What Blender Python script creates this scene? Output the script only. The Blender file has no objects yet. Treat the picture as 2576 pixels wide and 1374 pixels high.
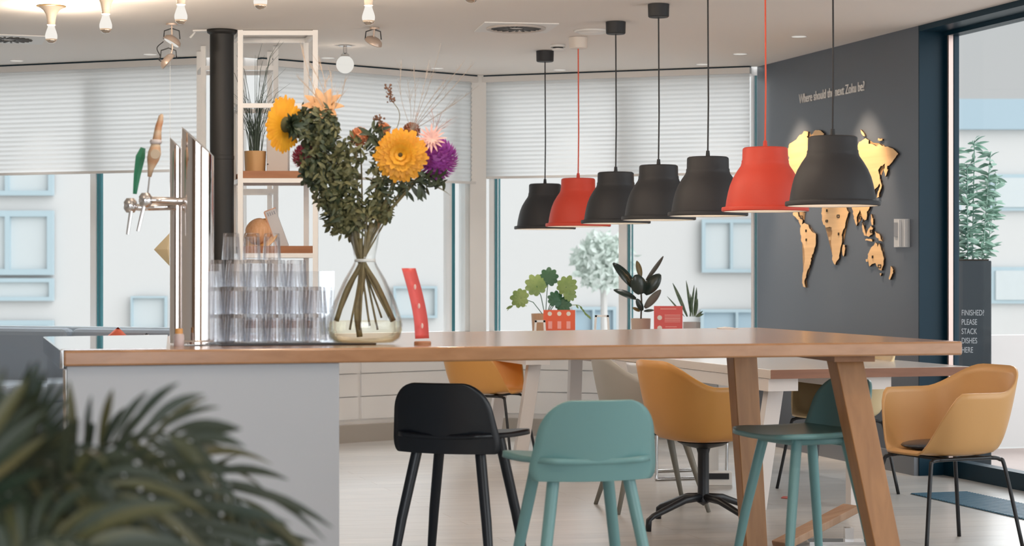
import bpy, bmesh, math, random
from mathutils import Vector, Matrix, Euler
random.seed(7)
SC = bpy.context.scene
COL = SC.collection
PI = math.pi
F = 4900.0            # focal length in pixels of the 2576 x 1374 frame
CH = 1.25             # camera height
H = 2.775             # ceiling height
TH = 0.99             # bar table height
R = math.radians

# ------------------------------------------------------------------ camera, world, lights
cam = bpy.data.cameras.new('camera'); camo = bpy.data.objects.new('camera', cam); COL.objects.link(camo)
camo.location = (0, 0, CH); camo.rotation_euler = (PI/2, 0, 0)
cam.sensor_width = 36; cam.lens = 36*F/2576; cam.clip_end = 300; cam.clip_start = 0.05
cam.dof.use_dof = True; cam.dof.focus_distance = 10.0; cam.dof.aperture_fstop = 4.5
SC.camera = camo
SC.view_settings.view_transform = 'Standard'; SC.view_settings.look = 'None'
SC.view_settings.exposure = 0.0; SC.view_settings.gamma = 1.0
SC.view_settings.use_curve_mapping = False
SC.cycles.max_bounces = 10; SC.cycles.diffuse_bounces = 5; SC.cycles.glossy_bounces = 5
SC.cycles.transparent_max_bounces = 48; SC.cycles.caustics_reflective = False; SC.cycles.caustics_refractive = False
SC.cycles.use_denoising = True
w = bpy.data.worlds.new('sky'); SC.world = w; w.use_nodes = True
w.node_tree.nodes['Background'].inputs[0].default_value = (0.585, 0.60, 0.605, 1)
w.node_tree.nodes['Background'].inputs[1].default_value = 1.0

def light(kind, name, loc, energy, color=(1, 1, 1), rot=None, aim=None, **kw):
    l = bpy.data.lights.new(name, kind); l.energy = energy; l.color = color
    for k, v in kw.items(): setattr(l, k, v)
    o = bpy.data.objects.new(name, l); COL.objects.link(o); o.location = loc
    if rot: o.rotation_euler = rot
    if aim: o.rotation_euler = Vector(aim).to_track_quat('-Z', 'Y').to_euler()
    return o
# soft bright daylight falling through the windows
light('SUN', 'sun_soft_front', (0, 30, 20), 5.0, (0.93, 0.97, 1.0), aim=(0.12, -1, -0.62), angle=R(75))
light('SUN', 'fill_sun_rear', (0, -20, 20), 0.3, (1.0, 0.99, 0.97), aim=(-0.25, 1, -0.45), angle=R(70))  # second sun added to brighten the facades opposite
light('SUN', 'fill_sun_right', (30, 0, 20), 3.2, (0.93, 0.97, 1.0), aim=(-1, 0.75, -0.5), angle=R(80))  # extra sun added as sky fill through the right glazing
light('AREA', 'rear_fill_added', (0.4, -3.0, 1.6), 205, (0.84, 0.92, 1.0), aim=(0.0, 1, -0.02), shape='RECTANGLE', size=5.5, size_y=1.9)  # unseen fill panel added behind the camera; the rear wall has no windows

# ------------------------------------------------------------------ helpers
def P(px, py, d):
    return Vector(((px-1288)/F*d, d, CH+(687-py)/F*d))
def FL(px, py, z=0.0):                     # a point of a horizontal plane at height z
    d = (CH-z)*F/(py-687)
    return Vector(((px-1288)/F*d, d, z))

_m = {}
def mat(name, col=(0.8, 0.8, 0.8), rough=0.5, metal=0.0, spec=0.5, var=None, scale=(8, 8, 8), bump=0.0, bscale=60, coat=0.0, detail=4):
    if name in _m: return _m[name]
    m = bpy.data.materials.new(name); m.use_nodes = True; nt = m.node_tree
    b = nt.nodes['Principled BSDF']
    b.inputs['Base Color'].default_value = (*col, 1); b.inputs['Roughness'].default_value = rough
    b.inputs['Metallic'].default_value = metal; b.inputs['Specular IOR Level'].default_value = spec
    b.inputs['Coat Weight'].default_value = coat; b.inputs['Coat Roughness'].default_value = 0.15
    if var or bump:
        tc = nt.nodes.new('ShaderNodeTexCoord'); mp = nt.nodes.new('ShaderNodeMapping')
        mp.inputs['Scale'].default_value = scale
        nt.links.new(tc.outputs['Object'], mp.inputs[0])
    if var:
        n = nt.nodes.new('ShaderNodeTexNoise'); n.inputs['Scale'].default_value = 1.0; n.inputs['Detail'].default_value = detail
        n.inputs['Distortion'].default_value = 0.4
        nt.links.new(mp.outputs[0], n.inputs['Vector'])
        r = nt.nodes.new('ShaderNodeValToRGB')
        r.color_ramp.elements[0].position = 0.32; r.color_ramp.elements[1].position = 0.68
        r.color_ramp.elements[0].color = (*col, 1); r.color_ramp.elements[1].color = (*var, 1)
        nt.links.new(n.outputs['Fac'], r.inputs[0]); nt.links.new(r.outputs[0], b.inputs['Base Color'])
    if bump:
        n2 = nt.nodes.new('ShaderNodeTexNoise'); n2.inputs['Scale'].default_value = bscale
        nt.links.new(tc.outputs['Object'], n2.inputs['Vector'])
        bp = nt.nodes.new('ShaderNodeBump'); bp.inputs['Strength'].default_value = bump; bp.inputs['Distance'].default_value = 0.004
        nt.links.new(n2.outputs['Fac'], bp.inputs['Height']); nt.links.new(bp.outputs[0], b.inputs['Normal'])
    _m[name] = m
    return m

def mat_glass(name, tint=(0.97, 0.985, 0.98), edge=(0.6, 0.68, 0.68), refl=0.06, blend=0.35, gcol=(1, 1, 1)):
    if name in _m: return _m[name]
    m = bpy.data.materials.new(name); m.use_nodes = True; nt = m.node_tree; nt.nodes.clear()
    out = nt.nodes.new('ShaderNodeOutputMaterial'); mx = nt.nodes.new('ShaderNodeMixShader')
    tr = nt.nodes.new('ShaderNodeBsdfTransparent'); gl = nt.nodes.new('ShaderNodeBsdfGlossy')
    gl.inputs['Roughness'].default_value = 0.02; gl.inputs['Color'].default_value = (*gcol, 1)
    lw = nt.nodes.new('ShaderNodeLayerWeight'); lw.inputs['Blend'].default_value = blend
    cr = nt.nodes.new('ShaderNodeMix'); cr.data_type = 'RGBA'
    cr.inputs['A'].default_value = (*tint, 1); cr.inputs['B'].default_value = (*edge, 1)
    nt.links.new(lw.outputs['Facing'], cr.inputs['Factor']); nt.links.new(cr.outputs['Result'], tr.inputs['Color'])
    mt = nt.nodes.new('ShaderNodeMath'); mt.operation = 'MULTIPLY_ADD'
    mt.inputs[1].default_value = 0.45; mt.inputs[2].default_value = refl
    nt.links.new(lw.outputs['Fresnel'], mt.inputs[0])
    nt.links.new(mt.outputs[0], mx.inputs['Fac']); nt.links.new(tr.outputs[0], mx.inputs[1]); nt.links.new(gl.outputs[0], mx.inputs[2])
    nt.links.new(mx.outputs[0], out.inputs[0])
    _m[name] = m
    return m

def mat_translucent(name, col, fac=0.5, stripes=0.0):
    if name in _m: return _m[name]
    m = bpy.data.materials.new(name); m.use_nodes = True; nt = m.node_tree; nt.nodes.clear()
    out = nt.nodes.new('ShaderNodeOutputMaterial'); mx = nt.nodes.new('ShaderNodeMixShader'); mx.inputs[0].default_value = fac
    d = nt.nodes.new('ShaderNodeBsdfDiffuse'); t = nt.nodes.new('ShaderNodeBsdfTranslucent')
    d.inputs[0].default_value = (*col, 1); t.inputs[0].default_value = (*col, 1)
    if stripes:
        tc = nt.nodes.new('ShaderNodeTexCoord'); mp = nt.nodes.new('ShaderNodeMapping'); mp.inputs['Scale'].default_value = (0, 0, 26)
        wv = nt.nodes.new('ShaderNodeTexNoise'); wv.inputs['Scale'].default_value = 1.0; wv.inputs['Detail'].default_value = 3
        rp = nt.nodes.new('ShaderNodeMix'); rp.data_type = 'RGBA'
        rp.inputs['A'].default_value = (*col, 1); rp.inputs['B'].default_value = (*[c*(1-stripes) for c in col], 1)
        nt.links.new(tc.outputs['Object'], mp.inputs[0]); nt.links.new(mp.outputs[0], wv.inputs['Vector'])
        nt.links.new(wv.outputs['Fac'], rp.inputs['Factor'])
        nt.links.new(rp.outputs['Result'], d.inputs[0]); nt.links.new(rp.outputs['Result'], t.inputs[0])
    nt.links.new(d.outputs[0], mx.inputs[1]); nt.links.new(t.outputs[0], mx.inputs[2]); nt.links.new(mx.outputs[0], out.inputs[0])
    _m[name] = m
    return m

def mat_lit(name, col, strength, trans=0.0):
    if name in _m: return _m[name]
    m = bpy.data.materials.new(name); m.use_nodes = True; nt = m.node_tree; nt.nodes.clear()
    out = nt.nodes.new('ShaderNodeOutputMaterial'); e = nt.nodes.new('ShaderNodeEmission')
    e.inputs[0].default_value = (*col, 1); e.inputs[1].default_value = strength
    if trans:
        mx = nt.nodes.new('ShaderNodeMixShader'); t = nt.nodes.new('ShaderNodeBsdfTransparent'); mx.inputs[0].default_value = trans
        nt.links.new(e.outputs[0], mx.inputs[1]); nt.links.new(t.outputs[0], mx.inputs[2]); nt.links.new(mx.outputs[0], out.inputs[0])
    else: nt.links.new(e.outputs[0], out.inputs[0])
    _m[name] = m
    return m

class MB:
    def __init__(s): s.b = bmesh.new()
    def hexa(s, c):                          # 8 corners: bottom 4, top 4
        v = [s.b.verts.new(p) for p in c]
        for f in ((3, 2, 1, 0), (4, 5, 6, 7), (0, 1, 5, 4), (1, 2, 6, 5), (2, 3, 7, 6), (3, 0, 4, 7)):
            s.b.faces.new([v[i] for i in f])
        return s
    def box(s, c, sz, M=None):
        x, y, z = [k/2 for k in sz]; c = Vector(c)
        pts = [Vector(p) for p in ((-x, -y, -z), (x, -y, -z), (x, y, -z), (-x, y, -z), (-x, -y, z), (x, -y, z), (x, y, z), (-x, y, z))]
        if M: pts = [M @ p for p in pts]
        return s.hexa([p+c for p in pts])
    def prism(s, poly, z0, z1):              # polygon in XY, CCW
        a = [s.b.verts.new((p[0], p[1], z0)) for p in poly]; t = [s.b.verts.new((p[0], p[1], z1)) for p in poly]
        n = len(poly); s.b.faces.new(a[::-1]); s.b.faces.new(t)
        for i in range(n): s.b.faces.new((a[i], a[(i+1) % n], t[(i+1) % n], t[i]))
        return s
    def bar(s, a, b, w, d, up=(0, 0, 1)):    # rectangular bar from a to b, w across, d along 'up'
        a = Vector(a); b = Vector(b); t = (b-a).normalized(); u = Vector(up)
        x = t.cross(u).normalized(); y = x.cross(t).normalized()
        q = []
        for p in (a, b):
            q += [p-x*w/2-y*d/2, p+x*w/2-y*d/2, p+x*w/2+y*d/2, p-x*w/2+y*d/2]
        return s.hexa(q)
    def tube(s, pts, r, seg=10, cap=True, closed=False):
        pts = [Vector(p) for p in pts]; n = len(pts)
        rs = r if isinstance(r, (list, tuple)) else [r]*n
        rings = []; pv = None
        for i, p in enumerate(pts):
            t = (pts[min(i+1, n-1)]-pts[max(i-1, 0)])
            if t.length < 1e-9: t = Vector((0, 0, 1))
            t.normalize()
            if pv is None:
                x = t.orthogonal().normalized()
            else:
                x = (pv-t*pv.dot(t))
                x = x.normalized() if x.length > 1e-6 else t.orthogonal().normalized()
            pv = x; y = t.cross(x)
            rings.append([s.b.verts.new(p+x*math.cos(2*PI*k/seg)*rs[i]+y*math.sin(2*PI*k/seg)*rs[i]) for k in range(seg)])
        for i in range(n-1):
            for k in range(seg):
                s.b.faces.new((rings[i][k], rings[i][(k+1) % seg], rings[i+1][(k+1) % seg], rings[i+1][k]))
        if cap:
            s.b.faces.new(rings[0][::-1]); s.b.faces.new(rings[-1])
        return s
    def lathe(s, prof, seg=32, c=(0, 0, 0), M=None, closed=False):
        c = Vector(c); rings = []
        for r, z in prof:
            if r < 1e-6:
                p = Vector((0, 0, z)); p = (M @ p if M else p)+c
                rings.append([s.b.verts.new(p)])
            else:
                ring = []
                for k in range(seg):
                    p = Vector((r*math.cos(2*PI*k/seg), r*math.sin(2*PI*k/seg), z)); p = (M @ p if M else p)+c
                    ring.append(s.b.verts.new(p))
                rings.append(ring)
        prs = list(zip(rings[:-1], rings[1:]))
        if closed: prs.append((rings[-1], rings[0]))
        for a, b in prs:
            for k in range(seg):
                k2 = (k+1) % seg
                if len(a) == 1 and len(b) == 1: continue
                if len(a) == 1: s.b.faces.new((a[0], b[k2], b[k]))
                elif len(b) == 1: s.b.faces.new((a[k], a[k2], b[0]))
                else: s.b.faces.new((a[k], a[k2], b[k2], b[k]))
        return s
    def ball(s, c, r, seg=16, sc=(1, 1, 1), M=None):
        n = seg//2
        prof = [(r*math.sin(PI*i/n), -r*math.cos(PI*i/n)) for i in range(n+1)]
        D = Matrix.Diagonal(sc).to_3x3()
        return s.lathe([(0 if i in (0, n) else a, b) for i, (a, b) in enumerate(prof)], seg, c, (M @ D if M else D))
    def grid(s, f, nu, nv):
        g = [[s.b.verts.new(f(i/nu, j/nv)) for j in range(nv+1)] for i in range(nu+1)]
        for i in range(nu):
            for j in range(nv): s.b.faces.new((g[i][j], g[i+1][j], g[i+1][j+1], g[i][j+1]))
        return s
    def leaf(s, base, d, n, L, W, bend=0.2, seg=5, fold=0.12, droop=None, ex=0.8):
        """a pointed leaf from base along d with surface normal n"""
        base = Vector(base); d = Vector(d).normalized(); n = Vector(n); sd = d.cross(n)
        if sd.length < 1e-5: n = d.orthogonal(); sd = d.cross(n)
        sd.normalize(); n = sd.cross(d)
        rows = []
        for i in range(seg+1):
            t = i/seg
            w = W*math.sin(PI*min(1, t*0.93+0.05))**ex
            c = base+d*L*t-n*bend*L*t*t
            if droop: c = c+Vector((0, 0, -droop*L*t*t))
            rows.append([s.b.verts.new(c-sd*w/2+n*fold*w), s.b.verts.new(c), s.b.verts.new(c+sd*w/2+n*fold*w)])
        for i in range(seg):
            for k in (0, 1): s.b.faces.new((rows[i][k], rows[i][k+1], rows[i+1][k+1], rows[i+1][k]))
        return s
    def build(s, name, m, parent=None, smooth=False, solid=0, bevel=0, fix=True, sub=0, auto=None):
        if fix: bmesh.ops.recalc_face_normals(s.b, faces=s.b.faces)
        me = bpy.data.meshes.new(name); s.b.to_mesh(me); s.b.free()
        for mm in (m if isinstance(m, (list, tuple)) else [m]): me.materials.append(mm)
        if smooth:
            for p in me.polygons: p.use_smooth = True
            if auto: me.set_sharp_from_angle(angle=R(auto))
        o = bpy.data.objects.new(name, me); COL.objects.link(o)
        if parent is not None: o.parent = parent
        if solid:
            q = o.modifiers.new('solid', 'SOLIDIFY'); q.thickness = solid; q.offset = 0
        if bevel:
            q = o.modifiers.new('bevel', 'BEVEL'); q.width = bevel; q.segments = 3; q.limit_method = 'ANGLE'; q.angle_limit = R(40)
        if sub:
            q = o.modifiers.new('sub', 'SUBSURF'); q.levels = sub; q.render_levels = sub
        return o

def tag(o, label, cat, group=None, kind=None):
    o['label'] = label; o['category'] = cat
    if group: o['group'] = group
    if kind: o['kind'] = kind
    return o
def thing(name, label, cat, loc=(0, 0, 0), rz=0, group=None, rot=None):
    o = bpy.data.objects.new(name, None); COL.objects.link(o); o.empty_display_size = 0.1
    o.location = loc; o.rotation_euler = rot if rot else (0, 0, rz)
    return tag(o, label, cat, group)
def struct(o):
    o['kind'] = 'structure'; return o
def dup(root, loc, rz=None, label=None, group=None):
    r = root.copy(); COL.objects.link(r); r.location = loc
    if rz is not None: r.rotation_euler = (0, 0, rz)
    if label: r['label'] = label
    if group: r['group'] = group
    for ch in list(root.children):
        c = ch.copy(); COL.objects.link(c); c.parent = r
        for g in ch.children:
            d = g.copy(); COL.objects.link(d); d.parent = c
    return r
def text_mesh(name, body, size, m, parent=None, M=None, extrude=0.002, align='LEFT', space=1.0, sx=1.0, offset=0.0):
    cu = bpy.data.curves.new(name, 'FONT'); cu.body = body; cu.size = size; cu.extrude = extrude; cu.align_x = align
    cu.space_line = space; cu.offset = offset
    t = bpy.data.objects.new(name, cu); COL.objects.link(t)
    dg = bpy.context.evaluated_depsgraph_get(); me = bpy.data.meshes.new_from_object(t.evaluated_get(dg))
    bpy.data.objects.remove(t); bpy.data.curves.remove(cu)
    me.transform(Matrix.Diagonal((sx, 1, 1, 1)))
    if M is not None: me.transform(M)
    me.materials.clear(); me.materials.append(m); me.name = name
    o = bpy.data.objects.new(name, me); COL.objects.link(o)
    if parent is not None: o.parent = parent
    return o
def lerp(a, b, t): return Vector(a)*(1-t)+Vector(b)*t
def catmull(pts, n=8):
    pts = [Vector(p) for p in pts]; out = []
    q = [pts[0]*2-pts[1]]+pts+[pts[-1]*2-pts[-2]]
    for i in range(1, len(q)-2):
        for k in range(n):
            t = k/n; a, b, c, d = q[i-1], q[i], q[i+1], q[i+2]
            out.append(0.5*((2*b)+(c-a)*t+(2*a-5*b+4*c-d)*t*t+(3*b-a-3*c+d)*t**3))
    out.append(pts[-1]); return out

# ------------------------------------------------------------------ materials
white = mat('white_paint', (0.80, 0.79, 0.77), 0.5)
white_metal = mat('white_metal', (0.90, 0.88, 0.86), 0.4)
ceil_m = mat('ceiling_plaster', (0.82, 0.78, 0.74), 0.8, var=(0.84, 0.795, 0.75), scale=(0.6, 0.6, 0.6))
oak = mat('oak', (0.34, 0.165, 0.07), 0.25, var=(0.42, 0.215, 0.10), scale=(1.6, 22, 22), coat=0.6, detail=6)
oakleg = mat('oak_leg', (0.28, 0.125, 0.04), 0.42, var=(0.37, 0.175, 0.06), scale=(26, 26, 1.6), detail=6)
oakdark = mat('oak_rail', (0.27, 0.13, 0.06), 0.5, var=(0.36, 0.18, 0.09), scale=(20, 3, 20))
brownedge = mat('brown_edge', (0.20, 0.085, 0.045), 0.5, var=(0.25, 0.11, 0.06), scale=(4, 4, 30))
ply = mat('plywood', (0.72, 0.45, 0.21), 0.5, var=(0.84, 0.56, 0.28), scale=(1.2, 1.2, 24), detail=6)
plyedge = mat('plywood_burnt_edge', (0.03, 0.018, 0.01), 0.7)
anth = mat('anthracite', (0.004, 0.026, 0.045), 0.4, spec=0.2)
darkwall = mat('dark_wall', (0.092, 0.110, 0.138), 0.34, bump=0.06, bscale=160)
pend_black = mat('pendant_black', (0.021, 0.022, 0.025), 0.6, bump=0.12, bscale=260)
pend_red = mat('pendant_red', (0.62, 0.055, 0.028), 0.55, bump=0.1, bscale=260)
lining = mat('pendant_lining', (0.85, 0.82, 0.76), 0.5)
black = mat('black_metal', (0.010, 0.011, 0.014), 0.4)
blackwood = mat('black_stain', (0.010, 0.013, 0.018), 0.34, bump=0.05, bscale=120)
teal = mat('teal_stain', (0.155, 0.315, 0.32), 0.34, bump=0.04, bscale=120)
steel = mat('polished_steel', (0.80, 0.79, 0.79), 0.06, 1.0)
copper = mat('tower_steel', (0.83, 0.76, 0.72), 0.09, 1.0)
ochre = mat('ochre_shell', (0.66, 0.325, 0.085), 0.38, bump=0.05, bscale=300)
greysh = mat('grey_shell', (0.40, 0.385, 0.35), 0.45)
chrome = mat('chrome', (0.7, 0.7, 0.7), 0.15, 1.0)
glass = mat_glass('window_glass', (0.985, 0.99, 0.99), (0.93, 0.96, 0.96), 0.0, 0.08)
tumbler_g = mat_glass('tumbler_glass', (0.995, 0.995, 1.0), (0.84, 0.86, 0.90), 0.05, 0.3)
vase_g = mat_glass('vase_glass', (1.0, 1.0, 0.995), (0.80, 0.83, 0.82), 0.015, 0.12)
water_m = mat_glass('vase_water', (0.99, 0.97, 0.90), (0.9, 0.78, 0.5), 0.03, 0.2)
acryl = mat_glass('clear_acrylic', (0.95, 0.955, 0.96), (0.75, 0.77, 0.8), 0.015, 0.15)

# ------------------------------------------------------------------ room shell
U = Vector((0.954, 0.30, 0)); V = Vector((-0.30, 0.954, 0))
A = Vector((-6.9, 15.57, 0)); B = Vector((-1.974, 13.72, 0)); C = Vector((-0.262, 15.13, 0)); D = Vector((1.813, 14.40, 0))
W2 = Vector((2.506, 12.01, 0)); G0 = Vector((2.71, 12.07, 0)); gd = Vector((0.278, -0.9606, 0)); G1 = G0+gd*15.5
room = [A, B, C, D, W2, G0, G1, Vector((G1.x, -3.2, 0)), Vector((-6.9, -3.2, 0))]
fl_m = mat('floor_wood', (0.8, 0.8, 0.8), 0.3)
nt = fl_m.node_tree; b_ = nt.nodes['Principled BSDF']
tc = nt.nodes.new('ShaderNodeTexCoord'); mp = nt.nodes.new('ShaderNodeMapping'); mp.inputs['Rotation'].default_value = (0, 0, -R(17.5))
br = nt.nodes.new('ShaderNodeTexBrick'); br.inputs['Scale'].default_value = 1.0
br.inputs['Brick Width'].default_value = 1.8; br.inputs['Row Height'].default_value = 0.16; br.inputs['Mortar Size'].default_value = 0.002
br.inputs['Color1'].default_value = (0.56, 0.545, 0.525, 1); br.inputs['Color2'].default_value = (0.65, 0.625, 0.595, 1); br.inputs['Mortar'].default_value = (0.42, 0.35, 0.29, 1)
mp2 = nt.nodes.new('ShaderNodeMapping'); mp2.inputs['Rotation'].default_value = (0, 0, -R(17.5)); mp2.inputs['Scale'].default_value = (1.5, 14, 1)
nz = nt.nodes.new('ShaderNodeTexNoise'); nz.inputs['Scale'].default_value = 1.5; nz.inputs['Detail'].default_value = 6
mx = nt.nodes.new('ShaderNodeMix'); mx.data_type = 'RGBA'; mx.blend_type = 'MULTIPLY'; mx.inputs['Factor'].default_value = 0.35
nt.links.new(tc.outputs['Object'], mp.inputs[0]); nt.links.new(mp.outputs[0], br.inputs['Vector'])
nt.links.new(tc.outputs['Object'], mp2.inputs[0]); nt.links.new(mp2.outputs[0], nz.inputs['Vector'])
nt.links.new(br.outputs['Color'], mx.inputs['A']); nt.links.new(nz.outputs['Fac'], mx.inputs['B']); nt.links.new(mx.outputs['Result'], b_.inputs['Base Color'])
struct(MB().prism([(p.x, p.y) for p in room][::-1], -0.12, 0).build('floor', fl_m))
struct(MB().prism([(p.x, p.y) for p in room][::-1], H, H+0.15).build('ceiling', ceil_m))
backwall = mat('rear_wall', (0.34, 0.24, 0.17), 0.6, var=(0.42, 0.30, 0.21), scale=(1, 1, 1))
struct(MB().box(((G1.x-6.9)/2, -3.26, H/2), (G1.x+6.9, 0.1, H)).build('wall_rear', backwall))
struct(MB().box((-6.96, 6.2, H/2), (0.1, 18.8, H)).build('wall_left', mat('left_wall', (0.6, 0.58, 0.55), 0.6)))
SILL = 0.74
def wallseg(a, b, z0, z1, th, out=1, off=0.0):
    a = Vector(a); b = Vector(b); d = (b-a).normalized(); n = Vector((-d.y, d.x, 0))*out
    q = [a+n*off, b+n*off, b+n*(off+th), a+n*(off+th)]
    return [(p.x, p.y, z) for z in (z0, z1) for p in q]
def along(a, b, px):                       # point of the line a-b seen at column px
    k = (px-1288)/F; d = b-a
    t = (k*a.y-a.x)/(d.x-k*d.y); return a+d*t
# parapets under the windows
panel = mat('parapet_white', (0.86, 0.86, 0.86), 0.45)
plinthm = mat('plinth_grey', (0.42, 0.39, 0.35), 0.5)
for nm, a, b in (('wall_back_left', A, B), ('wall_back', B, C), ('wall_back_right', C, D)):
    m = MB(); m.hexa(wallseg(a, b, 0, SILL, 0.2))
    n_ = Vector((-(b-a).y, (b-a).x, 0)).normalized()
    struct(m.build(nm, panel))
    k = MB(); k.hexa(wallseg(a, b, 0.0, 0.13, 0.035, -1)); struct(k.build('baseboard_'+nm[5:], plinthm))
    L_ = (b-a).length; dd = (b-a)/L_; n = -n_
    m = MB(); p = 0.12
    while p < L_-0.2:
        q = min(p+0.95, L_-0.08)
        for zz in (0.17, 0.34, 0.51):
            m.hexa(wallseg(a+dd*p, a+dd*q, zz, zz+0.162, 0.02, -1))
        p = q+0.03
    struct(m.build('trim_'+nm[5:], panel))
# sills
for i, (a, b) in enumerate(((A, B), (B, C), (C, D))):
    struct(MB().hexa(wallseg(a, b, SILL, SILL+0.025, 0.16, 1, -0.06)).build('trim_%d' % (i+1), white))
# windows: frames and panes
frame_w = mat('frame_white', (0.92, 0.92, 0.92), 0.45)
frame_t = mat('frame_dark_edge', (0.05, 0.26, 0.31), 0.4)
def window(nm, a, b, mull):
    d = (b-a).normalized()
    m = MB()
    def post(p, wd, off=0.04, th=0.08, mb=None):
        (mb or m).hexa(wallseg(p-d*wd/2, p+d*wd/2, SILL+0.025, H, th, 1, off))
    m.hexa(wallseg(a, b, H-0.06, H, 0.08, 1, 0.04)); m.hexa(wallseg(a, b, SILL+0.025, SILL+0.06, 0.08, 1, 0.04))
    for px, wd in mull: post(along(a, b, px), wd)
    o = struct(m.build(nm, frame_w))
    e = MB()
    for px, wd in mull:
        p = along(a, b, px)
        for s in (1,):
            q = p+d*(wd/2+0.012)*s; post(q, 0.010, 0.05, 0.03, e); post(q+d*0.024*s, 0.006, 0.05, 0.03, e)
    e.build('frame_edge', frame_t, o)
    g = MB(); g.hexa(wallseg(a, b, SILL+0.06, H-0.06, 0.008, 1, 0.08)); g.build('pane', glass, o)
    return o
window('window_1', A, B, [(-640, .05), (226, .045)])
window('window_2', B, C, [(1142, 0.02), (1186, 0.06)])
window('window_3', C, D, [(1232, 0.04), (1563, 0.065), (1890, .02)])
struct(MB().box((C.x, C.y-0.03, H/2), (0.125, 0.16, H)).build('trim_4', white))
struct(MB().box((B.x, B.y+0.10, H/2), (0.16, 0.16, H)).build('trim_5', white))
# blinds
blind_m = mat_translucent('blind_fabric', (0.70, 0.70, 0.695), 0.58, 0.07)
def blind(label, a, b, px0, px1, zb, grp=None):
    a0 = along(a, b, px0); b0 = along(a, b, px1)
    o = thing('pleated_blind', label, 'blind', a0)
    a_ = Vector(); b_ = b0-a0
    m = MB(); m.hexa(wallseg(a_, b_, H-0.055, H-0.012, 0.07, -1, 0.03)); m.build('head_rail', mat('head_rail', (0.72, 0.70, 0.68), 0.4), o)
    m = MB(); m.hexa(wallseg(a_, b_, H-0.012, H-0.001, 0.05, -1, 0.04)); m.build('mounting_track', anth, o)
    d = b_.normalized(); n = Vector((d.y, -d.x, 0)); N = 44; m = MB()
    def f(u, v):
        k = round(v*N); z = (H-0.05)+(zb-(H-0.05))*v
        return a_+d*(0.01+u*(b_.length-0.02))+n*(0.05+(0.006 if k % 2 else 0))+Vector((0, 0, z))
    m.grid(f, 1, N); m.build('pleated_fabric', blind_m, o)
    m = MB(); m.hexa(wallseg(a_, b_, zb-0.018, zb, 0.035, -1, 0.04)); m.build('bottom_rail', mat('head_rail'), o)
blind('wide white pleated blind over the left windows above the sofa', A, B, -700, 525, 1.985)
blind('white pleated blind over the middle window behind the flowers', B, C, 640, 1183, 1.955)
blind('white pleated blind over the right window behind the pendants', C, D, 1224, 1893, 1.995)

# map wall, its end and plinth
nd = (W2-D).normalized(); nrm = Vector((nd.y, -nd.x, 0))     # nrm points into the room (towards -x)
if nrm.x > 0: nrm = -nrm
def rgt(p, off): return p-nrm*off
q = [D, W2, rgt(W2, 0.212), rgt(D, 0.212)]
struct(MB().prism([(p.x, p.y) for p in q], 0, H).build('wall_right', darkwall))
q = [D-nd*0.02+nrm*0.03, W2+nd*0.0+nrm*0.03, W2-nd*0.0, D-nd*0.02]
struct(MB().prism([(p.x, p.y) for p in q], 0.0, 0.13).build('baseboard_right', mat('plinth_slate', (0.17, 0.18, 0.20), 0.45)))
q = [W2+nd*0.012, W2, rgt(W2, 0.212), rgt(W2, 0.212)+nd*0.012]
struct(MB().prism([(p.x, p.y) for p in q], 0, H).build('trim_6', anth))
# glass door: frame with pane
dr = MB()
def gs(s0, s1, z0, z1, th, off): return wallseg(G0+gd*s0, G0+gd*s1, z0, z1, th, 1, off)
dr.hexa(gs(0.0, 0.05, 0, H, 0.07, -0.03)); dr.hexa(gs(0, 15.4, 0, 0.10, 0.09, -0.045)); dr.hexa(gs(0, 15.4, H-0.06, H, 0.09, -0.045))
for s in (3.2, 6.4, 9.6, 12.8): dr.hexa(gs(s, s+.07, 0.1, H-0.06, 0.07, -0.03))
d1 = struct(dr.build('door_1', anth))
m = MB(); m.hexa(gs(0.05, 0.066, 0.1, H-0.06, 0.03, -0.04)); m.build('frame_edge', mat('copper_edge', (0.55, 0.42, 0.38), 0.3, 0.6), d1)
m = MB(); m.hexa(gs(0.05, 15.4, 0.1, H-0.06, 0.008, 0.0)); m.build('pane', glass, d1)
h0 = W2+nd*0.0; q = [h0, h0+nd*15.5, rgt(h0+nd*15.5, 0.212), rgt(h0, 0.212)]
struct(MB().prism([(p.x, p.y) for p in q], H-0.035, H-0.0).build('trim_7', anth))

# ------------------------------------------------------------------ outside
fac = mat('facade_white', (0.655, 0.645, 0.635), 0.8)
fblue = mat('facade_window_frame', (0.44, 0.55, 0.60), 0.6)
fpane = mat('facade_window_glass', (0.60, 0.64, 0.65), 0.5)
fdark = mat('facade_window_dark', (0.38, 0.49, 0.56), 0.5)
def quadbox(x0, y0, x1, y1, d, th=0.08):
    p = P(x0, y1, d); q = P(x1, y0, d)
    return ((p+q)/2, (abs(q.x-p.x), th, abs(q.z-p.z)))
bl = thing('apartment_building', 'white apartment building seen across the street behind the back windows', 'building', (0, 41, -8))
def bpart(nm, m, par, rects, d=41.0, th=0.1, depth=0):
    o = None
    mb = MB()
    for r in rects:
        c, s = quadbox(*r, d, th); c = c-Vector((0, 41, -8)); mb.box(c, s)
    return mb.build(nm, m, par)
mb = MB(); mb.box((-4.6, 4.5, 8), (22.4, 8, 16)); mb.build('walls', fac, bl)
def bwin(x0, y0, x1, y1, div=(), fr=12, pm=None):
    rr = [(x0, y0, x1, y0+fr), (x0, y1-fr, x1, y1), (x0, y0+fr, x0+fr, y1-fr), (x1-fr, y0+fr, x1, y1-fr)]+[(k, y0+fr, k+fr*0.8, y1-fr) for k in div]
    o = bpart('window', fblue, bl, rr, 41.38, 0.14)
    c, s = quadbox(x0+fr, y0+fr, x1-fr, y1-fr, 41.44, 0.04); MB().box(c-Vector((0, 41, -8)), s).build('pane', pm or fpane, o)
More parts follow.
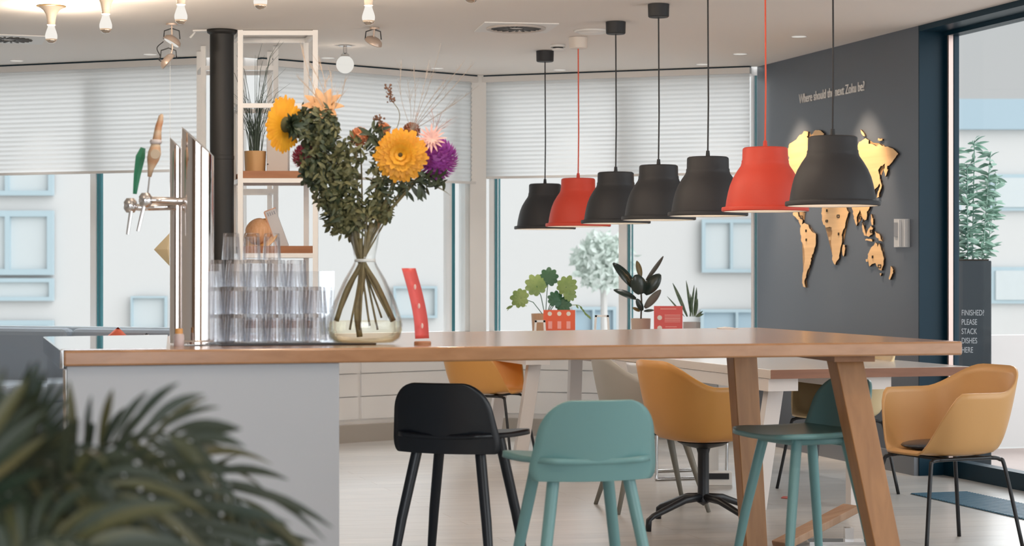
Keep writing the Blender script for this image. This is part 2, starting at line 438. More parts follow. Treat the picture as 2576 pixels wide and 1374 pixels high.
bwin(-160, 380, 135, 492, (14,)); bwin(-160, 530, 135, 692, (14,), 15); bwin(-160, 700, 135, 757, (), 10); bwin(-160, 806, 135, 900, (), 13, fdark)
bwin(1765, 552, 1905+60, 686, (1836,), 9); bwin(1440, 772, 1550, 850, (1490,), 8, fdark); bwin(1762, 778, 1960, 850, (1850,), 8, fdark)
bwin(990, 720, 1100, 800, (), 6); bwin(330, 745, 420, 830, (), 5)
br_ = thing('office_building', 'pale low office building with bluish roof band seen through the glass door', 'building', (9.6, 40, -8))
MB().box((3.3, 4, 6.1), (11, 8, 12.2)).build('walls', fac, br_)
MB().box((3.3, 4, 12.5), (12.4, 8.4, 0.62)).build('roof_band', fdark, br_)
for zz in (9.1, 11.0):
    for k in range(3):
        o = MB().box((-1.6+k*3.0, -0.05, zz-0.1), (2.4, 0.12, 0.75)).build('window', fblue, br_)
        MB().box((-1.6+k*3.0, -0.12, zz-0.1), (2.2, 0.04, 0.6)).build('pane', fpane, o)
tag(MB().box((0, 30, -8.2), (90, 80, 0.3)).build('street', mat('street_pale', (0.62, 0.62, 0.60), 0.8)), 'pale street surface far below the windows', 'street', kind='structure')
# tree far outside; daylight glare is put into its pale leaf colours
tm = mat('tree_glare_paled', (0.60, 0.68, 0.62), 0.7, var=(0.72, 0.77, 0.73), scale=(3, 3, 3))
tr = thing('street_tree', 'green tree washed out by glare outside the right back window', 'tree', (1.55, 33, -8))
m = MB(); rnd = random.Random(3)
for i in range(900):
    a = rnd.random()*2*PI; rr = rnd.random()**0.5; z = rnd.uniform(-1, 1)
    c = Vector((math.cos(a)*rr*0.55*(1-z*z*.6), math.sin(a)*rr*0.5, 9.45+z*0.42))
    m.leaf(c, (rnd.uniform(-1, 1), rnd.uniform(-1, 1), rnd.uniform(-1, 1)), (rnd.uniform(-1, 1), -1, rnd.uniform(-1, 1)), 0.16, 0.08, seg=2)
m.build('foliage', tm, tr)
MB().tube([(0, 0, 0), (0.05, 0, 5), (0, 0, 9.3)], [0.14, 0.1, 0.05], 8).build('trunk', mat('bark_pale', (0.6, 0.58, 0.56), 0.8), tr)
# terrace
tf = mat('terrace_floor', (0.50, 0.40, 0.37), 0.5, var=(0.58, 0.47, 0.43), scale=(2, 2, 2))
t0 = G0-gd*0.0; ou = Vector((0.9606, 0.278, 0))
q = [G0-gd*1.6+ou*0.05, G1+ou*0.05, G1+ou*3.0, G0-gd*1.6+ou*3.0]
tag(MB().prism([(p.x, p.y) for p in q], -0.12, -0.01).build('terrace_floor', tf), 'pinkish terrace paving outside the glass door', 'terrace', kind='structure')
pw = [G0-gd*1.7+ou*0.1, G0-gd*1.7+ou*4.2, G0-gd*1.82+ou*4.2, G0-gd*1.82+ou*0.1]
tag(MB().prism([(p.x, p.y) for p in pw], -0.01, 0.80).build('parapet_wall', mat('parapet_out', (0.62, 0.60, 0.59), 0.6)), 'pale parapet wall at the end of the terrace', 'wall', kind='structure')
# planter outside
pl = thing('tall_planter', 'tall black planter with white order to stack dishes, outside the glass door', 'planter', (2.99, 12.75, -0.01), R(-4))
pbk = mat('planter_black', (0.012, 0.022, 0.030), 0.3)
MB().box((0, 0, 0.67), (0.25, 0.25, 1.34)).build('box', pbk, pl, bevel=0.006)
MB().box((0, 0, 1.345), (0.22, 0.22, 0.01)).build('soil', mat('soil', (0.05, 0.035, 0.025), 0.9), pl)
wtxt = mat('lettering_grey', (0.50, 0.52, 0.54), 0.6)
text_mesh('lettering', 'FINISHED?\nPLEASE\nSTACK\nDISHES\nHERE', 0.052, wtxt, pl, Matrix.Translation((-0.068, -0.128, 0.985)) @ Matrix.Rotation(PI/2, 4, 'X'), 0.001, space=1.16, sx=0.62)
bush_m = mat('bush_leaf', (0.17, 0.33, 0.24), 0.45, var=(0.36, 0.52, 0.44), scale=(20, 20, 20))
bu = thing('potted_bush', 'leafy green bush growing from the tall black planter outside', 'plant', (2.99, 12.75, 1.34))
m = MB(); rnd = random.Random(5)
for sx_, sy_, hh in ((-.06, 0, .72), (.03, .03, .78), (0.08, -.04, .7), (-.02, -.06, .62), (.12, .02, .55), (-.1, .03, .5)):
    st = [Vector((sx_, sy_, 0)), Vector((sx_*1.3, sy_*1.2, hh*0.5)), Vector((sx_*1.6, sy_*1.5, hh))]
    m.tube(st, 0.004, 5)
    for i in range(95):
        t = rnd.random(); c = lerp(st[0], st[2], t); a = rnd.random()*2*PI
        dd = Vector((math.cos(a), math.sin(a), rnd.uniform(-0.3, 0.8)))
        m.leaf(c, dd, (dd.y, -dd.x, 0.6), rnd.uniform(.06, .10), rnd.uniform(0.016, .026), bend=0.35, seg=4)
m.build('foliage', bush_m, bu, fix=False)

# ------------------------------------------------------------------ writing and map on the dark wall
def WP(px, py, off=0.0):
    p = along(D, W2, px); z = CH+(687-py)/F*p.y
    return Vector((p.x, p.y, z))+nrm*off
zax = Vector((0, 0, 1))
def wallM(org): # local x along wall (away from far corner towards camera), y up, z out of wall
    M = Matrix.Identity(4)
    M.col[0][:3] = nd; M.col[1][:3] = zax; M.col[2][:3] = nrm; M.col[3][:3] = org
    return M
lt = thing('wall_lettering', 'white question lettering on the dark wall above the wooden map', 'lettering', (0, 0, 0))
lt_m = mat('lettering_white', (0.80, 0.78, 0.75), 0.5); words = 'Where should the next Zoku be?'.split(); pre = ''; ws = []
def tw_(o): return max(v.co.x for v in o.data.vertices)
for wd in words:
    full = pre+wd; a_ = text_mesh('measure', full, 0.088, lt_m); wa = tw_(a_); bpy.data.objects.remove(a_)
    o = text_mesh('word', wd, 0.088, lt_m, lt, None, 0.003, offset=0.0004); ws.append((o, wa-tw_(o))); pre = full+' '
k_ = (WP(2176, 226)-WP(2012, 262)).length/wa
lt.matrix_world = wallM(Vector((*WP(2012, 262).xy, 2.442))+nrm*0.004)
for o, x0 in ws:
    o.data.transform(Matrix.Translation((x0, 0, 0))); o.data.transform(Matrix.Diagonal((k_, 1.02, 1, 1)))
mapo = thing('wooden_world_map', 'plywood world map with burnt edges mounted on the dark wall', 'map', along(D, W2, 2100)+Vector((0, 0, 1.2)))
polys = {
 'n': [(78,335),(95,300),(78,270),(88,205),(125,180),(150,160),(165,135),(210,97),(240,100),(235,140),(250,170),(262,230),(300,280),(320,330),(290,400),(255,450),(240,520),(215,600),(200,640),(215,700),(205,735),(185,700),(150,700),(170,760),(200,790),(195,835),(178,830),(165,790),(125,755),(120,700),(100,600),(85,480),(90,400)],
 'g': [(262,128),(300,90),(340,90),(368,115),(355,140),(325,200),(295,225),(278,190)],
 's': [(185,830),(210,812),(240,825),(260,870),(300,905),(305,950),(290,1030),(265,1090),(260,1140),(235,1190),(222,1240),(212,1290),(222,1322),(200,1318),(195,1270),(205,1180),(215,1090),(212,1020),(190,960),(180,890)],
 'f': [(352,690),(380,580),(430,560),(490,590),(520,650),(560,730),(545,780),(535,800),(530,850),(505,910),(508,980),(490,1040),(485,1090),(455,1145),(435,1125),(430,1060),(425,1000),(420,930),(430,880),(425,848),(380,850),(355,810),(348,740)],
 'm': [(515,985),(532,985),(530,1040),(520,1078),(510,1060)],
 'e': [(450,530),(430,470),(430,400),(460,330),(450,260),(500,230),(560,240),(625,210),(645,180),(690,150),(718,165),(715,190),(750,195),(775,215),(800,195),(850,215),(900,225),(935,255),(950,275),(930,300),(915,320),(890,350),(865,370),(868,400),(852,452),(838,400),(850,345),(815,370),(790,400),(800,440),(812,500),(790,530),(770,545),(750,600),(735,650),(725,700),(705,730),(700,790),(680,800),(660,740),(650,715),(625,760),(625,840),(605,790),(590,700),(560,650),(530,620),(490,560)],
 'j': [(806,470),(817,500),(819,530),(803,580),(800,610),(782,620),(790,570),(806,530)],
 'u': [(665,810),(680,840),(698,915),(688,920),(670,870)], 'b': [(705,880),(735,835),(750,860),(745,900),(720,925),(702,910)],
 'p': [(735,740),(748,770),(755,830),(745,830),(735,790)], 'v': [(690,940),(745,945),(745,958),(692,952)],
 'w': [(768,880),(800,900),(825,960),(800,950),(775,920)],
 'a': [(712,1060),(735,1010),(760,990),(770,968),(785,980),(790,1005),(800,975),(812,1000),(835,1070),(838,1130),(820,1188),(800,1180),(770,1130),(745,1135),(725,1158),(715,1130)],
 'z': [(893,1155),(912,1180),(905,1220),(885,1262),(873,1255),(890,1210)], 't': [(805,1210),(820,1210),(812,1232)],
 'o': [(655,85),(680,110),(690,135),(675,130),(660,110)], 'l': [(790,150),(825,155),(828,168),(790,165)], 'i': [(695,1100),(712,1098),(710,1122),(697,1118)],
 'q': [(405,925),(425,925),(425,950),(405,950)]}
rnd = random.Random(11)
for key, pg in polys.items():
    pts = []
    for i, p in enumerate(pg):
        q_ = pg[(i+1) % len(pg)]; L_ = math.hypot(q_[0]-p[0], q_[1]-p[1]); n = max(1, int(L_/13))
        for k in range(n):
            t = k/n; j = 0 if L_ < 30 else 5.0
            pts.append((p[0]+(q_[0]-p[0])*t+rnd.uniform(-j, j)*0.7, p[1]+(q_[1]-p[1])*t+rnd.uniform(-j, j)))
    bm = MB(); Wd = [WP(1960+x/3.1215, 300+y/3.1215)-mapo.location for x, y in pts]
    b0 = [bm.b.verts.new(p+nrm*0.002) for p in Wd]; b1 = [bm.b.verts.new(p+nrm*0.014) for p in Wd]
    f = bm.b.faces.new(b1); f.normal_update()
    try: bm.b.faces.new(b0[::-1])
    except Exception: pass
    for i in range(len(b0)):
        ff = bm.b.faces.new((b0[i], b0[(i+1) % len(b0)], b1[(i+1) % len(b0)], b1[i])); ff.material_index = 1
    bmesh.ops.triangulate(bm.b, faces=[f for f in bm.b.faces if len(f.verts) > 4])
    bm.build('landmass', [ply, plyedge], mapo)
for x, y, s in ((190,770,9), (480,762,9), (655,775,8), (805,1155,11), (390,800,7), (740,880,8)):
    m = MB()
    for a_, b_2 in (((-1,-1),(1,-1)), ((1,-1),(1,1)), ((1,1),(-1,1)), ((-1,1),(-1,-1))):
        p = WP(1960+(x+a_[0]*s)/3.1215, 300+(y+a_[1]*s)/3.1215, 0.0155)-mapo.location; q_ = WP(1960+(x+b_2[0]*s)/3.1215, 300+(y+b_2[1]*s)/3.1215, 0.0155)-mapo.location
        m.bar(p, q_, 0.006, 0.003, nrm)
    m.build('square_marker', plyedge, mapo)
for x, y in ((228,877), (230,948), (485,902), (752,1082), (392,718), (680,798)):
    MB().box(WP(1960+x/3.1215, 300+y/3.1215, 0.0155)-mapo.location, (0.012, 0.012, 0.018)).build('dot_marker', plyedge, mapo)
# clear info holder
ih = thing('leaflet_holder', 'clear leaflet holder screwed to the dark wall right of the map', 'holder', WP(2271, 585))
def wq(px0, py0, px1, py1, o0, o1):
    a = [WP(px0, py1, o0), WP(px1, py1, o0), WP(px1, py1, o1), WP(px0, py1, o1), WP(px0, py0, o0), WP(px1, py0, o0), WP(px1, py0, o1), WP(px0, py0, o1)]
    return [p-ih.location for p in a]
m = MB(); m.hexa(wq(2253, 551, 2289, 622, 0.001, 0.012)); m.build('back_plate', mat('holder_grey', (0.50, 0.53, 0.56), 0.2), ih)
m = MB(); m.hexa(wq(2256, 560, 2269, 596, 0.013, 0.02)); m.build('card', mat('card_grey', (0.22, 0.24, 0.27), 0.4), ih)
m = MB(); m.hexa(wq(2270, 553, 2272, 620, 0.013, 0.03)); m.hexa(wq(2286, 553, 2288, 620, 0.013, 0.03)); m.build('rail', mat('holder_light', (0.7, 0.72, 0.74), 0.2), ih)

# ------------------------------------------------------------------ bar counter with table top
T1 = Vector((1.712, 7.40, 0)); T2 = Vector((-1.496, 6.50, 0)); T3 = Vector((1.171, 9.30, 0)); T4 = Vector((-1.87, 7.82, 0))
bt = thing('bar_table', 'long oak topped bar table joined to the bar cabinet, on angled wooden legs', 'table', (0.3, 7.7, 0))
off = -Vector((0.3, 7.7, 0))
SL = along(T2, T1, 420); SLb = along(T4, T3, 422)
ang = math.atan2((T1-T2).y, (T1-T2).x)
def prismw(poly, z0, z1, nm, m, bev=0.004, par=bt, o_=off):
    mb = MB(); mb.prism([((p+o_).x, (p+o_).y) for p in poly], z0, z1); return mb.build(nm, m, par, bevel=bev)
Ti = T2+(T1-T2).normalized()*0.0
prismw([T2, T1, T3, T4], TH-0.052, TH, 'table_top', oak, 0.007)
lf = (T2-T1).normalized()
o = prismw([T2+lf*0.006+V*0.012, SL+V*0.012, SLb+V*0.0, T4+lf*0.006], TH+0.0005, TH+0.005, 'steel_top', steel, 0.001)
prismw([T2+lf*0.012, T2+lf*0.0005, T4+lf*0.0005, T4+lf*0.012], TH-0.06, TH+0.004, 'steel_edge', steel, 0.002)
# cabinet body
bd = thing('bar_cabinet', 'pale grey bar cabinet carrying the left half of the oak top', 'cabinet', (-1.1, 7.1, 0))
o2 = -Vector((-1.1, 7.1, 0))
c1 = along(T2, T1, 858)+V*0.03; c2 = T2+V*0.03+lf*(-0.012)
prismw([c2, c1, along(T4, T3, 835)-V*0.05, T4-V*0.05+lf*-0.012], 0.0, TH-0.053, 'front_panel', mat('cabinet_white', (0.45, 0.475, 0.51), 0.28), 0.003, bd, o2)
prismw([c2+lf*0.012, c2+lf*0.0005, T4-V*0.05+lf*-0.0115, T4-V*0.05], 0.03, TH-0.062, 'steel_side_panel', steel, 0.002, bd, o2)
# table legs and rail
def leg(p0, p1, w0, d0, w1=None, d1_=None):
    w1 = w1 or w0; d1_ = d1_ or d0; p0 = Vector(p0)+off; p1 = Vector(p1)+off
    q = []
    for p, ww, dd_ in ((p1, w1, d1_), (p0, w0, d0)):
        q += [p-U*ww/2-V*dd_/2, p+U*ww/2-V*dd_/2, p+U*ww/2+V*dd_/2, p-U*ww/2+V*dd_/2]
    return MB().hexa(q)
leg((1.275, 7.46, TH-0.076), (1.445, 7.33, 0.0), 0.115, 0.085, 0.105, 0.07).build('leg', oakleg, bt, bevel=0.004)
leg((1.058, 9.0, TH-0.076), (1.106, 8.90, 0.0), 0.12, 0.085, 0.105, 0.07).build('leg', oakleg, bt, bevel=0.004)
MB().bar(Vector((1.295, 7.36, TH-0.064))+off, Vector((0.99, 9.1, TH-0.064))+off, 0.16, 0.024).build('rail', oakdark, bt)

# ------------------------------------------------------------------ bar stools
def stool(label, m, loc, rz, grp=None):
    o = thing('bar_stool', label, 'stool', loc, rz, grp)
    def fb(u, v):                       # backrest, curved plywood
        tt = -math.cos(PI*v)*0.5+0.5; z = 0.56+tt*0.27; s = tt
        hw = 0.226-0.042*s
        if s > 0.62: k = (s-0.62)/0.38; hw -= 0.085*(1-math.sqrt(max(0, 1-k*k)))
        if s < 0.22: k = (0.22-s)/0.22; hw -= 0.03*(1-math.sqrt(max(0, 1-k*k)))
        x = (u*2-1)*hw
        return Vector((x, -0.20+1.35*x*x-0.06*(s-0.3), z))
    MB().grid(fb, 16, 20).build('backrest', m, o, smooth=True, solid=0.016)
    def fs(u, v):
        t = -math.cos(PI*v)*0.5+0.5; y = -0.205+t*0.43
        hw = 0.205+0.045*t
        if t > 0.75: k = (t-0.75)/0.25; hw -= 0.10*(1-math.sqrt(max(0, 1-k*k)))
        if t < 0.3: k = (0.3-t)/0.3; hw -= 0.07*(1-math.sqrt(max(0, 1-k*k)))
        x = (u*2-1)*hw
        return Vector((x, y, 0.625+0.25*x*x-0.012*t*t-0.01*math.sin(PI*t)))
    MB().grid(fs, 14, 16).build('seat', m, o, smooth=True, solid=0.02)
    MB().box((0, 0.0, 0.596), (0.27, 0.27, 0.03)).build('seat_block', m, o, bevel=0.01)
    for sx_ in (-1, 1):
        for sy_ in (-1, 1):
            MB().tube([(sx_*0.125, sy_*0.11, 0.60), (sx_*0.175, sy_*0.165, 0.3), (sx_*0.215, sy_*0.21, 0.0)], [0.0215, 0.020, 0.0145], 14).build('leg', m, o, smooth=True, auto=50)
    return o
s1 = stool('teal bar stool seen from behind, nearest, at the front of the bar table', teal, (0.235, 6.64, 0), R(15))
s2 = stool('black bar stool standing beside the bar cabinet under the oak top', blackwood, (-0.205, 7.62, 0), R(-20))
s3 = stool('teal bar stool turned sideways between the two wooden table legs', teal, (1.155, 7.70, 0), R(113))

# ------------------------------------------------------------------ shell armchairs
def armchair(label, shell_m, loc, rz, base, cushion=None, grp=None, armh=0.70, backh=0.825):
    """faces local +Y"""
    o = thing('armchair', label, 'chair', loc, rz, grp)
    def sm(a, b, x):
        t = max(0, min(1, (x-a)/(b-a))); return t*t*(3-2*t)
    def f(u, v):
        ph = u*2*PI                              # 0 at front, PI at back
        c = abs((ph+PI) % (2*PI)-PI)             # angle away from front 0..PI
        top = 0.435+(armh-0.435)*sm(R(26), R(72), c)+(backh-armh)*sm(R(104), R(168), c)
        sx_, cx_ = math.sin(ph), math.cos(ph)
        e = 0.74
        sg = lambda a: (1 if a > 0 else -1)*abs(a)**e
        bx, by = 0.215*sg(sx_), 0.21*sg(cx_)
        wall = (top-0.435)/(backh-0.435)
        tx = bx+0.085*sg(sx_)*min(1, wall*1.6); ty = by+(0.10*sg(cx_)*wall if cx_ < 0 else 0.035*sg(cx_))
        if v < 0.45:
            k = v/0.45; return Vector((bx*k*0.93, by*k*0.93, 0.425+0.018*k**4))
        k = (v-0.45)/0.55
        r_ = k**0.62; zz = k**1.25
        x = bx*0.93+(tx-bx*0.93)*r_; y = by*0.93+(ty-by*0.93)*r_
        return Vector((x, y, 0.443+(top-0.443)*zz))
    m = MB(); m.grid(f, 56, 22)
    bmesh.ops.remove_doubles(m.b, verts=m.b.verts, dist=0.0005)
    m.build('shell', shell_m, o, smooth=True, solid=0.011)
    if cushion:
        m = MB(); m.ball((0, 0.0, 0.462), 0.19, 24, (1, 1.02, 0.13)); m.build('seat_cushion', cushion, o, smooth=True)
    if base == 'tube':
        for s in (-1, 1):
            MB().tube(catmull([(s*0.16, 0.17, 0.412), (s*0.17, 0.0, 0.414), (s*0.16, -0.17, 0.412)], 4), 0.009, 8).build('side_rail', black, o, smooth=True)
            for y_ in (-1, 1):
                MB().tube(catmull([(s*0.16, y_*0.14, 0.413), (s*0.17, y_*0.185, 0.405), (s*0.185, y_*0.205, 0.36), (s*0.235, y_*0.265, 0.0)], 5), 0.0095, 8).build('leg', black, o, smooth=True)
        MB().bar((-0.16, 0.1, 0.413), (0.16, 0.1, 0.413), 0.05, 0.012).bar((-0.16, -0.1, 0.413), (0.16, -0.1, 0.413), 0.05, 0.012).build('cross_bar', black, o)
    elif base == 'swivel':
        MB().lathe([(0.0, 0.42), (0.13, 0.418), (0.10, 0.40), (0.035, 0.385), (0.028, 0.36), (0.028, 0.15), (0.034, 0.12), (0.0, 0.10)], 24).build('column', black, o, smooth=True, auto=40)
        for k in range(4):
            a = R(8+90*k); c_, s_ = math.cos(a), math.sin(a)
            MB().tube([(0, 0, 0.145), (c_*0.12, s_*0.12, 0.135), (c_*0.32, s_*0.32, 0.07), (c_*0.345, s_*0.345, 0.055), (c_*0.35, s_*0.35, 0.0)], [0.02, 0.018, 0.014, 0.015, 0.015], 10).build('foot', black, o, smooth=True)
    elif base == 'wood':
        gm = mat('grey_wood_leg', (0.22, 0.21, 0.18), 0.5)
        MB().bar((0, -0.2, 0.41), (0, 0.2, 0.41), 0.3, 0.02).build('seat_plate', black, o)
        for s in (-1, 1):
            for y_ in (-1, 1):
                MB().tube([(s*0.13, y_*0.13, 0.42), (s*0.235, y_*0.245, 0.0)], [0.021, 0.011], 12).build('leg', gm, o, smooth=True)
    elif base == 'sled':
        for s in (-1, 1):
            MB().tube(catmull([(s*0.2, 0.18, 0.415), (s*0.22, 0.22, 0.39), (s*0.23, 0.22, 0.05), (s*0.23, 0.20, 0.012), (s*0.23, 0.15, 0.010), (s*0.23, -0.2, 0.010), (s*0.23, -0.23, 0.04), (s*0.22, -0.22, 0.39), (s*0.2, -0.18, 0.415)], 5), 0.010, 8).build('sled_frame', chrome, o, smooth=True)
        MB().bar((-0.2, 0, 0.415), (0.2, 0, 0.415), 0.3, 0.014).build('cross_plate', black, o)
    return o
cush = mat('black_leather', (0.012, 0.020, 0.035), 0.25)
def face(x, y): return math.atan2(-x, y)     # rotation so local +Y points to (x, y)
armchair('ochre armchair with steel legs and dark cushion at the right frame edge', mat('tan_ochre_shell', (0.58, 0.325, 0.125), 0.4, bump=0.05, bscale=300), (1.975, 8.92, 0), face(-0.90, -0.40), 'tube', cush, armh=0.715)
armchair('ochre armchair on a black swivel base between bar stools and wooden leg', ochre, (0.945, 9.62, 0), face(0.88, 0.45), 'swivel', cush)
armchair('pale ochre armchair tucked under the right side of the brown edged table', mat('pale_ochre_shell', (0.72, 0.56, 0.32), 0.4), (1.86, 11.15, 0), face(-0.95, -0.3), 'tube')
armchair('grey armchair with tapered wooden legs behind the ochre swivel chair', greysh, (0.74, 10.35, 0), face(0.95, 0.2), 'wood')
armchair('ochre armchair with black tube legs standing near the parapet, left of the white table leg', ochre, (-0.17, 13.40, 0), face(0.9, -0.35), 'tube')
armchair('white armchair on chrome sled runners at the left side of the brown edged table', mat('white_shell', (0.62, 0.61, 0.6), 0.4), (1.03, 12.0, 0), face(0.9, 0.25), 'sled', armh=0.60, backh=0.70)

# ------------------------------------------------------------------ dining tables
def dining(label, C0, wu, lv, near_edge, z=0.75):
    o = thing('dining_table', label, 'table', C0)
    c = [Vector(), U*wu, U*wu+V*lv, V*lv]
    MB().prism([(p.x, p.y) for p in c], z-0.048, z).build('table_top', mat('table_laminate', (0.66, 0.60, 0.55), 0.25, coat=0.3), o, bevel=0.003)
    if near_edge:
        e = [-V*0.004, U*wu-V*0.004, U*wu-V*0.0, Vector()]
        MB().prism([(p.x, p.y) for p in e], z-0.048, z-0.001).build('edge_strip', brownedge, o)
    wm = mat('table_white_leg', (0.70, 0.66, 0.64), 0.5)
    for uu in (0.09, wu*0.54):
        MB().bar(U*uu+V*0.04+zax*(z-0.082), U*uu+V*(lv-0.04)+zax*(z-0.082), 0.17, 0.065).build('beam', wm, o)
    for vv, s in ((0.22, 1), (lv-0.12, -1)):
        for uu, t in ((0.12, -1), (wu*0.54-0.03, 0 if near_edge else -0.2)):
            a = U*uu+V*vv+zax*(z-0.115); b = U*(uu+t*0.10)+V*vv
            q = []
            for p in (b, a): q += [p-U*.045-V*.03, p+U*.045-V*.03, p+U*.045+V*.03, p-U*.045+V*.03]
            MB().hexa(q).build('leg', wm, o, bevel=0.003)
    return o
dining('pale dining table with brown front edge behind the bar table', Vector((1.336, 10.06, 0)), 1.17, 2.35, True)
dining('white dining table by the window carrying the potted plants', Vector((0.10, 12.97, 0)), 1.26, 1.0, False)

# small things on the floor
wb = thing('wooden_board', 'short wooden board tilted on a metal bracket on the floor behind the stool', 'board', (1.36, 9.03, 0))
M_ = Matrix.Rotation(R(35), 3, 'Z') @ Matrix.Rotation(R(-17), 3, 'Y')
MB().box((0.05, 0, 0.075), (0.48, 0.10, 0.035), M_).build('board', mat('board_wood', (0.42, 0.25, 0.15), 0.5, var=(0.55, 0.36, 0.24), scale=(3, 30, 3)), wb, bevel=0.004)
MB().box((0.14, -0.01, 0.006), (0.26, 0.12, 0.012)).box((0.2, 0.0, 0.04), (0.04, 0.05, 0.06)).build('bracket', chrome, wb)
tag(MB().prism([(FL(1965, 1254).x, FL(1965, 1254).y), (FL(2000, 1258).x, FL(2000, 1258).y), (FL(2005, 1252).x, FL(2005, 1252).y), (FL(1970, 1250).x, FL(1970, 1250).y)], 0.001, 0.004).build('paper_scrap', mat('scrap_red', (0.5, 0.1, 0.08), 0.6)), 'small dark red scrap lying on the floor under the table', 'scrap')
sk = thing('power_socket_box', 'small white power socket box on the floor under the brown edged table', 'socket', FL(1806, 1222)+Vector((0, 0.05, 0)))
MB().box((0, 0, 0.04), (0.17, 0.1, 0.08)).build('housing', white, sk, bevel=0.004)
MB().box((0.0, -0.052, 0.055), (0.13, 0.006, 0.035)).build('socket_strip', black, sk)
sp = thing('table_cable_duct', 'white square cable column standing under the brown edged table', 'duct', FL(1793, 1212)+Vector((0, 0.25, 0)))
MB().box((0, 0, 0.35), (0.11, 0.11, 0.70)).build('column', white, sp)
# floor grille
gm_ = mat('grille_blue', (0.05, 0.13, 0.19), 0.4)
gp = [Vector((2.25, 11.0, 0)), Vector((2.60, 9.82, 0)), Vector((2.93, 9.92, 0)), Vector((2.585, 11.09, 0))]
gr = thing('floor_grille', 'blue slatted floor grille set before the glass door', 'grille', gp[0])
MB().prism([((p-gp[0]).x, (p-gp[0]).y) for p in gp], 0.0005, 0.003).build('tray', mat('grille_base', (0.03, 0.08, 0.12), 0.5), gr)
m = MB()
for k in range(40):
    t = (k+0.5)/40; a = lerp(gp[0], gp[1], t)-gp[0]; b = lerp(gp[3], gp[2], t)-gp[0]
    m.bar(a+zax*0.006, b+zax*0.006, 0.013, 0.005)
m.build('slats', gm_, gr)

# ------------------------------------------------------------------ pendants
prof_o = [(0.0, 0.312), (0.100, 0.312), (0.108, 0.307), (0.110, 0.300), (0.111, 0.252), (0.1145, 0.246), (0.1145, 0.236), (0.119, 0.222), (0.137, 0.196), (0.157, 0.162), (0.171, 0.128), (0.180, 0.095), (0.188, 0.055), (0.192, 0.026), (0.196, 0.022), (0.209, 0.021), (0.212, 0.016), (0.212, 0.003), (0.208, 0.0), (0.200, 0.0)]
prof_i = [(0.200, 0.0), (0.196, 0.003), (0.184, 0.04), (0.172, 0.10), (0.150, 0.158), (0.112, 0.215), (0.095, 0.235), (0.0, 0.24)]
warm = (1.0, 0.83, 0.66)
def pendant(label, k, m, canopy_m, cord_m):
    x, y = 0.2265+0.2015*k, 13.37-0.775*k; zr = 1.55
    o = thing('pendant_lamp', label, 'lamp', (x, y, zr), 0, 'row of studio pendants over the table')
    del o['group']
    MB().lathe(prof_o, 56).build('lamp_shade', m, o, smooth=True, auto=35)
    MB().lathe(prof_i, 48).build('shade_lining', lining, o, smooth=True, fix=False)
    MB().tube([(0, 0, 0.312), (0, 0, 0.345)], [0.012, 0.009], 12).build('cord_grip', m, o)
    MB().tube([(0, 0, 0.34), (0.003, 0, 0.6), (0, 0, H-zr-0.05)], 0.0042, 8).build('cord', cord_m, o)
    hc = H-zr
    MB().lathe([(0, hc-0.075), (0.054, hc-0.075), (0.059, hc-0.070), (0.061, hc-0.002), (0, hc-0.002)], 32).build('ceiling_canopy', canopy_m, o, smooth=True, auto=40)
    MB().lathe([(0.0, 0.10), (0.02, 0.105), (0.034, 0.125), (0.036, 0.145), (0.026, 0.175), (0.016, 0.19), (0.016, 0.24)], 20).build('bulb', mat_lit('bulb_lit_warm', (1, 0.9, 0.75), 0.85, 0.5), o, smooth=True)
    light('POINT', 'pendant_light', (x, y, zr+0.14), 3.0, warm, shadow_soft_size=0.0)
names = {0: 'black pendant lamp farthest from the viewer, leftmost of the row', 1: 'small looking orange red pendant lamp with a white canopy, second in the row',
         2: 'black pendant lamp just right of the farther orange red one', 3: 'black pendant lamp in the middle of the row, third from the left end of black ones',
         4: 'black pendant lamp just left of the nearer orange red one', 5: 'large looking orange red pendant lamp, nearer of the two red ones',
         6: 'large looking black pendant lamp in front of the world map, nearest of the row'}
names[3] = 'black pendant lamp at the very middle of the row of seven'
cblack = mat('cord_black', (0.02, 0.02, 0.022), 0.6); cred = mat('cord_red', (0.7, 0.10, 0.05), 0.6)
for k in range(7):
    red = k in (1, 5)
    pendant(names[k], k, pend_red if red else pend_black, mat('canopy_white', (0.72, 0.66, 0.60), 0.5) if red else pend_black, cred if red else cblack)

# ------------------------------------------------------------------ ceiling fittings
cone_m = mat('cone_cream', (0.80, 0.68, 0.55), 0.5); brass = mat('brass_ring', (0.55, 0.36, 0.16), 0.3, 0.8)
silver = mat('bulb_mirror_crown', (0.80, 0.70, 0.60), 0.12, 1.0)
blit = mat_lit('bulb_lit', (1.0, 0.955, 0.88), 1.0, 0.35)
def bulb(label, px, pyb):
    """funnel with mirror-crown bulb; (px, pyb) is the middle of the glass, 0.165 m under the ceiling"""
    d = (H-0.175-CH)*F/(687-pyb); x = (px-1288)/F*d
    o = thing('ceiling_bulb_lamp', label, 'lamp', (x, d, H))
    MB().lathe([(0.0, -0.001), (0.084, -0.001), (0.082, -0.006), (0.055, -0.006)], 32).build('rim', brass, o, smooth=True)
    MB().lathe([(0.07, -0.0065), (0.045, -0.025), (0.030, -0.050), (0.024, -0.080), (0.022, -0.110), (0, -0.112)], 28).build('funnel', cone_m, o, smooth=True)
    MB().lathe([(0.019, -0.111), (0.021, -0.125), (0.028, -0.145), (0.034, -0.165), (0.0345, -0.178), (0.031, -0.193)], 24).build('glass_bulb', blit, o, smooth=True)
    MB().lathe([(0.031, -0.193), (0.0335, -0.190), (0.027, -0.203), (0.016, -0.212), (0, -0.215)], 24).build('mirror_crown', silver, o, smooth=True)
    light('POINT', 'bulb_or_fill_light', (x, d, H-0.155), 34, warm, shadow_soft_size=0.0)
